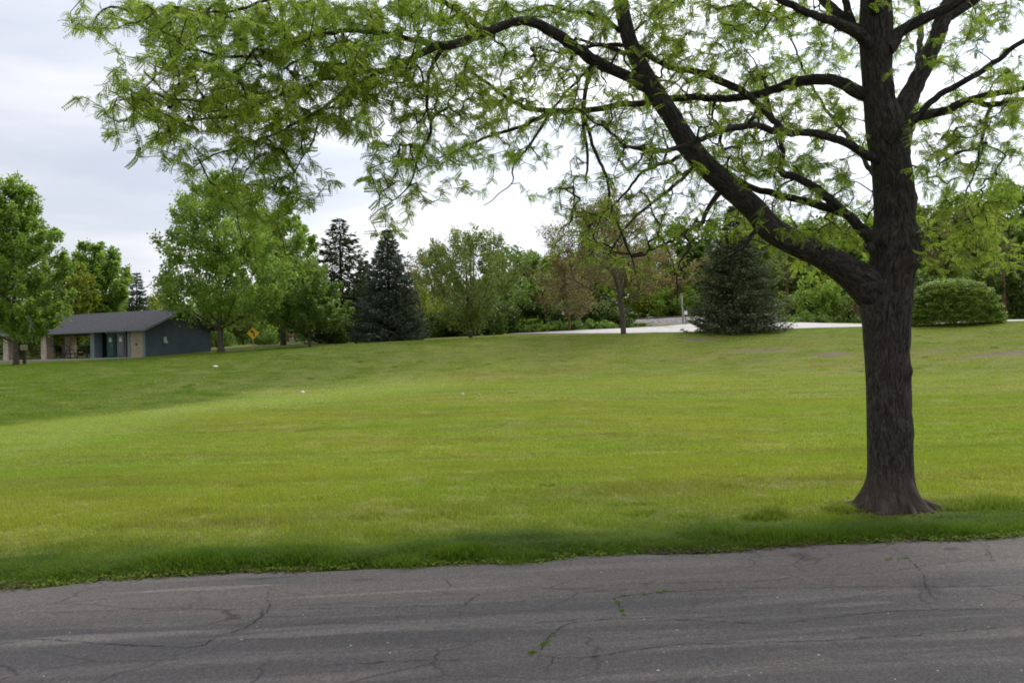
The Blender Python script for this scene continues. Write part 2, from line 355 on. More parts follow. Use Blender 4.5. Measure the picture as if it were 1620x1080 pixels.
M = dict(
    ground=gmat('lawn_ground'), blade=gmat('grass_blade', True), asphalt=asphalt_mat(),
    crack=basic('crack_dirt', (0.030, 0.026, 0.022), 0.95, 0.2, 20),
    bark=bark_mat('locust_bark', (0.018, 0.016, 0.014), (0.050, 0.044, 0.037), (0.108, 0.095, 0.082), 1.3, 1.0, base_col=(0.17, 0.13, 0.105)),
    twig=basic('twig_bark', (0.035, 0.028, 0.022), 0.9, 0.2, 8),
    locust=leaf_mat('locust_leaf', (0.125, 0.200, 0.028), (0.41, 0.59, 0.080), 0.58, 0.5, 0.42),
    maple=leaf_mat('maple_leaf', (0.175, 0.28, 0.05), (0.32, 0.52, 0.08), 0.45, 0.4, 0.45, 0.45),
    maple2=leaf_mat('young_maple_leaf', (0.15, 0.24, 0.055), (0.25, 0.42, 0.07), 0.4, 0.4, 0.40, 0.45),
    yellow=leaf_mat('yellow_green_leaf', (0.17, 0.22, 0.030), (0.30, 0.38, 0.04), 0.4, 0.5, 0.35),
    olive=leaf_mat('olive_leaf', (0.15, 0.21, 0.05), (0.25, 0.36, 0.07), 0.35, 0.5, 0.45),
    dark=leaf_mat('deep_green_leaf', (0.068, 0.12, 0.022), (0.13, 0.22, 0.03), 0.3, 0.5, 0.5),
    mid=leaf_mat('mid_green_leaf', (0.115, 0.19, 0.032), (0.21, 0.36, 0.05), 0.35, 0.5, 0.5),
    fresh=leaf_mat('fresh_green_leaf', (0.165, 0.265, 0.04), (0.30, 0.48, 0.06), 0.4, 0.5, 0.4),
    tan=leaf_mat('budding_tan_leaf', (0.215, 0.19, 0.08), (0.29, 0.26, 0.09), 0.35, 0.6, 0.35),
    shrub=leaf_mat('shrub_leaf', (0.19, 0.29, 0.06), (0.28, 0.42, 0.07), 0.3, 0.45, 0.5, 0.4),
    spruce=leaf_mat('spruce_needles', (0.062, 0.098, 0.042), (0.06, 0.10, 0.04), 0.15, 0.8, 0.5, 0.1),
    blue=leaf_mat('blue_spruce_needles', (0.105, 0.145, 0.108), (0.08, 0.12, 0.08), 0.15, 0.8, 0.5, 0.1),
    fir=leaf_mat('dull_spruce_needles', (0.115, 0.150, 0.080), (0.08, 0.12, 0.06), 0.15, 0.8, 0.5, 0.1),
    far_bark=basic('grey_brown_bark', (0.10, 0.080, 0.062), 0.9, 0.2, 4, bump=.5),
    red_bark=basic('reddish_bark', (0.13, 0.070, 0.045), 0.9, 0.2, 4, bump=.5),
    dark_bark=basic('dark_bark', (0.045, 0.036, 0.03), 0.9, 0.2, 4, bump=.5),
)

# ------------------------------------------------------------------ terrain
KN = np.array([  # px, toe Y, crest Y, crest z, z at 90, z at 120
    (-400, 26, 54, 1.0, 1.5, 1.9), (0, 30, 58, 1.1, 1.5, 2.0), (200, 36, 62, 1.3, 1.65, 2.2), (330, 42, 64, 1.55, 2.1, 2.6), (400, 45, 65, 1.68, 2.3, 2.8),
    (600, 52, 68, 2.15, 2.6, 3.0), (800, 55, 70, 2.40, 2.8, 3.4), (1000, 55, 70, 2.30, 3.1, 4.5), (1200, 54, 69, 2.25, 3.3, 5.2),
    (1400, 51, 67, 2.30, 3.0, 4.0), (1620, 47, 65, 2.40, 3.0, 3.8), (2000, 40, 60, 2.4, 3.0, 3.8)], float)
KA = (KN[:, 0] - 810) / FPX
def sst(x): x = np.clip(x, 0, 1); return x * x * (3 - 2 * x)
def ground_z(X, Y):
    X = np.asarray(X, float); Y = np.asarray(Y, float)
    a = X / np.maximum(Y, 12)
    yt, yc, zc, z9, z12 = [np.interp(a, KA, KN[:, i]) for i in range(1, 6)]
    v = Y - (EDGE0 + EDGES * X)
    z = -0.02 + 0.05 * sst((v + 0.1) / 0.5) - 0.43 * sst((v - 0.8) / 14)
    z = np.where(v < -0.1, -0.02, z)
    f = np.clip((Y - (yt - 3)) / (yc + 1 - (yt - 3)), 0, 1)
    bankf = 0.5 * f + 0.5 * sst(f)
    z = z + (zc + 0.4) * bankf
    g = Y - yc
    z = z + np.where(g > 0, np.where(Y < 90, (z9 - zc) * sst(g / (90 - yc) * .999), (z9 - zc)), 0)
    z = z + np.where(Y > 90, (z12 - z9) * np.clip((Y - 90) / 30, 0, 1), 0) + np.where(Y > 120, (Y - 120) * 0.012, 0)
    und = (vnoise(X * .12 + 9, Y * .12 + 3) - .5) * 0.16 + (vnoise(X * .5, Y * .5) - .5) * 0.035
    return z + und * sst((v - 1) / 6)
def bank_attrs(X, Y):
    a = X / np.maximum(Y, 12); yt = np.interp(a, KA, KN[:, 1]); yc = np.interp(a, KA, KN[:, 2])
    w = (vnoise(X * .22, Y * .22) - .5) * 5
    bank = sst((Y + w - (yt - 3.5)) / (3.0 + 9 * sst((a + .3) / .3))) * (1 - .62 * sst((a + .25) / .3))
    toe = np.exp(-((Y + w - (yt - 7)) / 5.5) ** 2) * sst((-.02 - a) / .12)
    return np.stack([bank, toe, sst((Y + w * .3 - yc) / 4)], -1)
def gz(x, y): return float(ground_z(x, y))
def axis_pts(core, step_core, outer):
    a = list(np.arange(0, core, step_core)); s = step_core
    while a[-1] < outer: s *= 1.25; a.append(a[-1] + s)
    return a
ax = axis_pts(75, 0.8, 3200); XS = np.array([-x for x in ax[:0:-1]] + ax)
YS = np.array(sorted(set([round(y, 3) for y in ([-x for x in axis_pts(4, 2, 400)] + list(np.arange(0, 24, .3)) + list(np.arange(24, 130, .8)) + [130 + q for q in axis_pts(4, 2, 3200)])])))
gx, gy = np.meshgrid(XS, YS); zz = ground_z(gx, gy)
V = np.stack([gx, gy, zz], -1).reshape(-1, 3); nx = len(XS); i = np.arange(len(YS) - 1)[:, None]; k = np.arange(nx - 1)[None, :]
F = np.stack([i * nx + k, i * nx + k + 1, (i + 1) * nx + k + 1, (i + 1) * nx + k], -1).reshape(-1, 4)
lawn_me = mesh_np('lawn', V, F, True); at_ = lawn_me.attributes.new('bank', 'FLOAT_VECTOR', 'POINT'); at_.data.foreach_set('vector', bank_attrs(gx, gy).astype(np.float32).ravel())
tag(link('lawn', lawn_me, M['ground']), 'wide mown green field rising into a grassy bank', kind='structure')

# asphalt road in the foreground, ragged grass-side edge
rx = np.arange(-60, 60, 0.06)
edge = EDGE0 + EDGES * rx + (vnoise(rx * 1.3, 0 * rx) - .5) * 0.22 + (vnoise(rx * 6, 3 + 0 * rx) - .5) * 0.09
rows = [0.0, -.06, -.5, -1.5, -3, -5, -7.5, -10]
V = np.concatenate([np.stack([rx, edge + r if r > -1 else EDGE0 + EDGES * rx + r, np.full_like(rx, 0.004 if r < 0 else -0.018)], -1) for r in rows])
n = len(rx); F = [(r * n + q + 1, r * n + q, (r + 1) * n + q, (r + 1) * n + q + 1) for r in range(len(rows) - 1) for q in range(n - 1)]
road = tag(link('road', mesh_np('road', V, np.array(F), True), M['asphalt']), 'old cracked grey asphalt road in the foreground', kind='structure')
# long open cracks, traced on the road surface
rc = np.random.RandomState(3)
cracks = [
    ([(0, 970), (120, 968), (250, 962), (400, 965), (560, 962), (760, 958), (860, 948)], .008),
    ([(850, 1055), (862, 1020), (880, 1000), (905, 985), (960, 978), (1020, 975), (1120, 980), (1240, 985), (1400, 968), (1620, 962)], .012),
    ([(985, 975), (978, 955), (976, 945), (1010, 940), (1060, 936), (1160, 930), (1260, 930), (1400, 928), (1620, 926)], .012),
    ([(800, 925), (900, 932), (1000, 925), (1100, 922), (1200, 920), (1290, 912), (1400, 905), (1500, 890), (1620, 885)], .010),
    ([(800, 980), (860, 984), (940, 978), (980, 978)], .010),
    ([(0, 1020), (60, 1012), (160, 1018), (240, 1022), (320, 1022), (345, 1008), (390, 993), (420, 975), (435, 958), (430, 945), (445, 920)], .012),
    ([(390, 992), (560, 985), (700, 992), (800, 985)], .008),
    ([(820, 1036), (920, 1040), (1050, 1020), (1250, 1012), (1430, 1002), (1500, 995), (1620, 988)], .012),
    ([(480, 1055), (560, 1050), (640, 1044), (720, 1042), (800, 1035)], .010),
    ([(1240, 870), (1270, 880), (1255, 895), (1280, 910)], .012), ([(1540, 850), (1560, 870), (1570, 890)], .01),
    ([(1400, 860), (1440, 885), (1460, 905), (1468, 930), (1490, 955)], .012), ([(860, 1080), (870, 1050), (880, 1030)], .012),
    ([(700, 905), (712, 925), (705, 945)], .007), ([(950, 900), (925, 915), (905, 925)], .008), ([(200, 1062), (330, 1052), (420, 1062)], .007),
    ([(1060, 915), (1080, 925), (1100, 950), (1085, 975)], .007), ([(1320, 905), (1318, 930), (1340, 955)], .007), ([(250, 1045), (290, 1035), (318, 1022)], .008),
]
CV, CF, weed_pts = [], [], []
for line, w in cracks:
    P = np.array([ground_pt(px, py) for px, py in line]); P = spline(P, 0.035)
    jit = rc.randn(len(P), 3) * 0.007 + np.cumsum(rc.randn(len(P), 3) * .004, axis=0) * .6; jit[:, 2] = 0; P = P + jit; P[:, 2] = 0.008
    T = np.gradient(P, axis=0); Nn = unit(np.stack([-T[:, 1], T[:, 0], 0 * T[:, 0]], -1))
    ww = w * .40 * (0.15 + 1.0 * rc.rand(len(P)) ** 1.5) * np.clip(np.minimum(np.arange(len(P)), np.arange(len(P))[::-1]) / 8, 0.1, 1)
    o = sum(len(c) for c in CV); CV.append(np.concatenate([P + Nn * ww[:, None], P - Nn * ww[:, None]])); n = len(P)
    CF += [(o + q, o + q + 1, o + n + q + 1, o + n + q) for q in range(n - 1)]
link('road_crack', mesh_np('road_crack', np.concatenate(CV), np.array(CF)), M['crack'], road)
for (x0, y0, x1, y1) in [(976, 945, 985, 975), (860, 1020, 905, 985), (985, 942, 1060, 936), (838, 1035, 845, 1030), (1395, 885, 1440, 882)]:
    for q in range(6):
        f = rc.rand(); weed_pts.append(ground_pt(x0 + (x1 - x0) * f + rc.randn() * 1.5, y0 + (y1 - y0) * f + rc.randn() * 1.0))

# far road + side road + rail line
pale = basic('pale_gravel_road', (0.52, 0.49, 0.455), 0.95, 0.10, 1.2, bump=.3, bscale=20)
ballast = basic('grey_ballast', (0.22, 0.20, 0.185), 0.95, 0.25, 3, bump=1.0, bscale=9)
rust = basic('rusty_rail', (0.09, 0.05, 0.035), 0.8, 0.2, 5)
def ribbon(name, pts, mat, label, lift=0.04, kind='structure', nac=7, parent=None):
    P = spline(np.array([(x, y, 0, w) for x, y, w in pts], float), 1.0)
    T = np.gradient(P[:, :3], axis=0); Nn = unit(np.stack([-T[:, 1], T[:, 0], 0 * T[:, 0]], -1)); V = []
    for s in np.linspace(-1, 1, nac):
        Q = P[:, :3] + Nn * (P[:, 3:4] / 2 * s); Q[:, 2] = ground_z(Q[:, 0], Q[:, 1]) + lift; V.append(Q)
    n = len(P); F = [(r * n + q, r * n + q + 1, (r + 1) * n + q + 1, (r + 1) * n + q) for r in range(nac - 1) for q in range(n - 1)]
    o = link(name, mesh_np(name, np.concatenate(V), np.array(F)[:, ::-1], True), mat, parent)
    return tag(o, label, kind=kind)
ribbon('park_road', [(0, 83, 1.2), (5, 81.5, 6), (11, 81, 13), (17, 81, 17), (24, 80, 14), (31, 77, 8), (45, 76, 6), (60, 74, 6), (90, 70, 6)], pale, 'pale park road beyond the crest of the bank')
ribbon('side_road', [(16, 84, 9), (23, 93, 8), (32, 106, 8), (44, 122, 8)], pale, 'pale side road rising behind the dark spruce', lift=0.06)
# rail embankment
RL = [(9, 101), (16, 101.5), (24, 103), (30, 105)]
P = spline(np.array([(x, y, 0) for x, y in RL], float), 1.0); P[:, 2] = ground_z(P[:, 0], P[:, 1])
prof = [(-3.2, -.2), (-1.6, .62), (1.6, .62), (3.2, -.2)]; T = np.gradient(P, axis=0); Nn = unit(np.stack([-T[:, 1], T[:, 0], 0 * T[:, 0]], -1)); n = len(P)
V = np.concatenate([P + Nn * s + np.array((0, 0, h)) for s, h in prof]); F = [(r * n + q + 1, r * n + q, (r + 1) * n + q, (r + 1) * n + q + 1) for r in range(3) for q in range(n - 1)]
emb = tag(link('railway_embankment', mesh_np('railway_embankment', V, np.array(F)), ballast), 'grey stone ballast embankment carrying a railway line', kind='structure')
for s in (-.72, .72):
    b = MB(); b.tube([tuple(p + nn * s + np.array((0, 0, .72))) for p, nn in zip(P[::3], Nn[::3])], .06, 4); b.build('rail', rust, emb)

LEAF_T = (np.array([(0, 0, 0), (.45, .40, .05), (1, 0, -.08), (.45, -.40, .05)]), np.array([(0, 1, 2, 3)]))
NEED_T = (np.array([(0, 0, 0), (.35, .16, .0), (1, 0, -.06), (.35, -.16, .0)]), np.array([(0, 1, 2, 3)]))
def place_leaves(Pos, Dir, Size, rng, tmpl, tilt=.5):
    """instantiate leaf template as real faces"""
    V0, F0 = tmpl; n = len(Pos); X = unit(Dir); up = np.array((0, 0, 1.0)) + rng.randn(n, 3) * tilt
    Y = unit(np.cross(up, X)); Z = np.cross(X, Y)
    V = Pos[:, None, :] + Size[:, None, None] * (V0[None, :, 0:1] * X[:, None, :] + V0[None, :, 1:2] * Y[:, None, :] + V0[None, :, 2:3] * Z[:, None, :])
    F = F0[None, :, :] + (np.arange(n) * len(V0))[:, None, None]
    return V.reshape(-1, 3), F.reshape(-1, F0.shape[1])
# ------------------------------------------------------------------ grass (uncountable)
def blade_patch(rng, nb, rad, h0, h1, w):
    th = rng.rand(nb) * 2 * math.pi; r = rad * np.sqrt(rng.rand(nb)); base = np.stack([r * np.cos(th), r * np.sin(th), 0 * r], -1)
    az = rng.rand(nb) * 2 * math.pi; d = np.stack([np.cos(az), np.sin(az), 0 * az], -1); sd_ = np.stack([-np.sin(az), np.cos(az), 0 * az], -1)
    h = h0 + (h1 - h0) * rng.rand(nb); lean = h * (0.15 + .6 * rng.rand(nb)); up = np.array((0, 0, 1.0))
    p0 = base - up * 0.01; p1 = base + up * h[:, None] * .55 + d * (lean * .35)[:, None]; p2 = base + up * h[:, None] + d * lean[:, None]
    V = np.stack([p0 - sd_ * w, p0 + sd_ * w, p1 - sd_ * w * .8, p1 + sd_ * w * .8, p2 - sd_ * w * .12, p2 + sd_ * w * .12], 1).reshape(-1, 3)
    o = np.arange(nb)[:, None] * 6
    F = np.concatenate([o + np.array((0, 1, 3, 2)), o + np.array((2, 3, 5, 4))])
    return mesh_np('blades', V, F)
def scatter(name, pts, scl, patch, label, seed):
    rng = np.random.RandomState(seed)
    me = bpy.data.meshes.new(name); me.vertices.add(len(pts)); me.vertices.foreach_set('co', np.asarray(pts, np.float32).ravel())
    a = me.attributes.new('scl', 'FLOAT_VECTOR', 'POINT'); a.data.foreach_set('vector', np.asarray(scl, np.float32).ravel())
    pa = np.asarray(pts, float); c = me.attributes.new('bank', 'FLOAT_VECTOR', 'POINT'); c.data.foreach_set('vector', bank_attrs(pa[:, 0], pa[:, 1]).astype(np.float32).ravel())
    b = me.attributes.new('rot', 'FLOAT_VECTOR', 'POINT'); r = np.zeros((len(pts), 3), np.float32); r[:, 2] = rng.rand(len(pts)) * 6.28; b.data.foreach_set('vector', r.ravel())
    o = link(name, me); tag(o, label, 'grass', kind='stuff')
    src = bpy.data.objects.new(name + '_blades', patch); patch.materials.append(M['blade'])
    g = bpy.data.node_groups.new(name, 'GeometryNodeTree')
    g.interface.new_socket('Geometry', in_out='INPUT', socket_type='NodeSocketGeometry'); g.interface.new_socket('Geometry', in_out='OUTPUT', socket_type='NodeSocketGeometry')
    gi = g.nodes.new('NodeGroupInput'); go = g.nodes.new('NodeGroupOutput'); ip = g.nodes.new('GeometryNodeInstanceOnPoints'); oi = g.nodes.new('GeometryNodeObjectInfo'); oi.inputs['Object'].default_value = src
    def attr(nm):
        q = g.nodes.new('GeometryNodeInputNamedAttribute'); q.data_type = 'FLOAT_VECTOR'; q.inputs['Name'].default_value = nm
        return [s for s in q.outputs if s.enabled and s.name == 'Attribute'][0]
    g.links.new(gi.outputs[0], ip.inputs['Points']); g.links.new(oi.outputs['Geometry'], ip.inputs['Instance'])
    g.links.new(attr('rot'), ip.inputs['Rotation']); g.links.new(attr('scl'), ip.inputs['Scale']); g.links.new(ip.outputs[0], go.inputs[0])
    md = o.modifiers.new('scatter', 'NODES'); md.node_group = g
    return o
rg = np.random.RandomState(21)
def field_pts(n, y0, y1, power=1.0):
    Y = y0 + (y1 - y0) * rg.rand(n * 2) ** power; X = (rg.rand(n * 2) * 2 - 1) * (Y * .78 + 7.0)
    keep = rg.rand(n * 2) < (Y * .78 + 7) / (y1 * .78 + 7); X, Y = X[keep][:n], Y[keep][:n]
    return X, Y
DIRT = [(1315, 57, 1.6, .9), (1340, 56, .8, .6), (1200, 60, 3.4, .8), (1590, 52, 2.6, 1.0), (1475, 55, 1.3, .7), (1110, 66, 1.5, .9)]
TREE_XY = unproj(1411, 815, 8.75)
def lawn_layer(name, n, y0, y1, sxy, szr, patch, seed, label, vmin=0.5):
    X, Y = field_pts(n, y0, y1); v = Y - (EDGE0 + EDGES * X); k = v > vmin
    dt = np.hypot(X - TREE_XY[0], Y - TREE_XY[1]); k &= dt > .45
    for (px, Y0, rx_, ry_) in DIRT:
        q = unproj(px, 580, Y0); k &= (((X - q[0]) / rx_) ** 2 + ((Y - Y0) / ry_) ** 2 > .5 + .9 * vnoise(X * 1.5, Y * 1.5))
    # thinner where the field is worn
    X, Y = X[k], Y[k]; Z = ground_z(X, Y); hgt = szr * (0.6 + .9 * vnoise(X * 2.1 + 5, Y * 2.1) ** 1.5)
    return scatter(name, np.stack([X, Y, Z], -1), np.stack([np.full_like(X, sxy), np.full_like(X, sxy), hgt], -1), patch, label, seed)
rp = np.random.RandomState(2)
lawn_layer('grass_near', 12000, 7.0, 15, 1.0, 1.0, blade_patch(rp, 90, .2, .018, .045, .0028), 1, 'short mown grass in the near part of the field')
lawn_layer('grass_middle', 13000, 14.5, 32, 1.8, 1.0, blade_patch(rp, 90, .2, .018, .05, .0030), 2, 'short mown grass in the middle of the field')
lawn_layer('grass_far', 15000, 31, 72, 3.4, 1.0, blade_patch(rp, 90, .22, .02, .06, .003), 3, 'short grass on the far field and bank')
# long verge grass along the road edge
n = 9500; X = (rg.rand(n) * 2 - 1) * 15; vw = 0.95 + (vnoise(X * .9, 0 * X + 7) - .5) * .7; q = rg.rand(n); v = -.03 + vw * q ** 1.0; Y = EDGE0 + EDGES * X + v + (vnoise(X * 1.3, 0 * X) - .5) * 0.22 * (1 - q)
dt = np.hypot(X - TREE_XY[0], (Y - TREE_XY[1]) * 1.1); k = dt > .36; X, Y, v, q = X[k], Y[k], v[k], q[k]
cl_ = vnoise(X * 2.4 + 3, Y * 3.0); hgt = (0.30 + 0.9 * cl_ ** 2.2) * (0.30 + .75 * np.clip(v * 5, 0, 1)) * (1 - .75 * np.clip((q - .45) * 1.8, 0, 1)) * np.clip(.8 + X * .04, .6, 1.1)
scatter('verge_grass', np.stack([X, Y, ground_z(X, Y)], -1), np.stack([np.ones_like(X), np.ones_like(X), hgt], -1), blade_patch(rp, 55, .10, .05, .14, .0032), 'longer dark green grass on the verge beside the road', 4)
# low broad-leaved weeds and dead thatch along the ragged asphalt edge
n = 3200; X = (rg.rand(n) * 2 - 1) * 14; v = -.06 + .26 * rg.rand(n) ** 1.6; k = vnoise(X * 1.7, 0 * X + 2) + .35 * rg.rand(n) > .5; X, v = X[k], v[k]; n = len(X)
Y = EDGE0 + EDGES * X + v + (vnoise(X * 1.3, 0 * X) - .5) * 0.22; P = np.repeat(np.stack([X, Y, np.maximum(.004, ground_z(X, Y)) + .008], -1), 9, 0); P += rg.randn(len(P), 3) * np.array((.03, .03, .008)); P[:, 2] = np.maximum(P[:, 2], .006)
Vw, Fw = place_leaves(P, rg.randn(len(P), 3) * np.array((1, 1, .35)), .022 * (.6 + .9 * rg.rand(len(P))), rg, LEAF_T, .4)
tag(link('edge_weeds', mesh_np('edge_weeds', Vw, Fw), leaf_mat('edge_weed_leaf', (.12, .185, .018), (.20, .30, .03), .3, .8)), 'low yellow green weeds creeping along the edge of the asphalt', 'weeds', kind='stuff')
n = 520; a_ = rg.rand(n) * 6.283; r_ = .30 + .32 * rg.rand(n) ** 1.5; X = TREE_XY[0] + np.cos(a_) * r_ * 1.15; Y = TREE_XY[1] + np.sin(a_) * r_; P = np.stack([X, Y, ground_z(X, Y) + .012], -1); P[:, 2] += .02 * rg.rand(n)
Vw, Fw = place_leaves(P, rg.randn(n, 3) * np.array((1, 1, .2)), .045 * (.5 + rg.rand(n)), rg, NEED_T, .35)
tag(link('trunk_litter', mesh_np('trunk_litter', Vw, Fw), leaf_mat('trunk_litter_leaf', (.085, .06, .04), (.07, .05, .03), .15, .9)), 'brown bark flakes and dead leaf bits around the foot of the locust', 'debris', kind='stuff')
n = 3000; X = (rg.rand(n) * 2 - 1) * 14; v = -.10 + .22 * rg.rand(n); k = vnoise(X * 2.3 + 30, 0 * X + 2) + .3 * rg.rand(n) > .55; X, v = X[k], v[k]; n = len(X)
Y = EDGE0 + EDGES * X + v + (vnoise(X * 1.3, 0 * X) - .5) * 0.22; P = np.stack([X, Y, np.maximum(.006, ground_z(X, Y)) + .008], -1); P = np.repeat(P, 3, 0) + rg.randn(n * 3, 3) * np.array((.03, .02, .002)); P[:, 2] = np.maximum(P[:, 2], .007)
Vw, Fw = place_leaves(P, rg.randn(len(P), 3) * np.array((1, .7, .12)), .045 * (.5 + .9 * rg.rand(len(P))), rg, NEED_T, .25)
tag(link('dead_thatch', mesh_np('dead_thatch', Vw, Fw), leaf_mat('dead_thatch_leaf', (.085, .058, .036), (.08, .05, .03), .15, .9)), 'brown dead grass and leaf bits along the asphalt edge', 'debris', kind='stuff')
# a few taller clumps on the verge
pts, sc = [], []
for (px, py, r_, h_, m_) in [(1208, 824, .14, .75, 12), (1222, 820, .09, .95, 10), (820, 884, .22, .7, 26), (1560, 808, .5, .95, 60), (1130, 850, .3, .7, 18), (1330, 812, .18, .7, 18), (640, 892, .2, .75, 18)]:
    g0 = ground_pt(px, py)
    for _ in range(m_):
        a = rg.rand() * 6.28; r0 = r_ * math.sqrt(rg.rand()); x, y = g0[0] + r0 * math.cos(a), g0[1] + r0 * math.sin(a) * .7
        pts.append((x, y, gz(x, y))); s_ = h_ * (1 - .6 * r0 / r_); sc.append((1, 1, s_))
scatter('grass_clumps', pts, sc, blade_patch(rp, 60, .09, .07, .17, .0035), 'taller tufts of grass standing on the verge', 5)
n = 260; Y = 8.8 + 55 * rg.rand(n) ** 1.3; X = (rg.rand(n) * 2 - 1) * (Y * .7 + 3); k = np.hypot(X - TREE_XY[0], Y - TREE_XY[1]) > .8; X, Y = X[k], Y[k]
X = np.repeat(X, 4); Y = np.repeat(Y, 4); X = X + rg.randn(len(X)) * .10; Y = Y + rg.randn(len(X)) * .08; sc_h = .35 + .35 * rg.rand(len(X)); sxy_ = .7 + Y * .03
scatter('lawn_weeds', np.stack([X, Y, ground_z(X, Y)], -1), np.stack([sxy_, sxy_, sc_h], -1), blade_patch(rp, 40, .09, .06, .13, .005), 'scattered coarser tufts and weeds standing out of the mown field', 7)
wp = np.array(weed_pts); wp[:, 2] = .006
scatter('crack_weeds', wp, np.full((len(wp), 3), 1.0), blade_patch(rp, 14, .018, .003, .010, .003), 'tiny green weeds and moss growing in road cracks', 6)

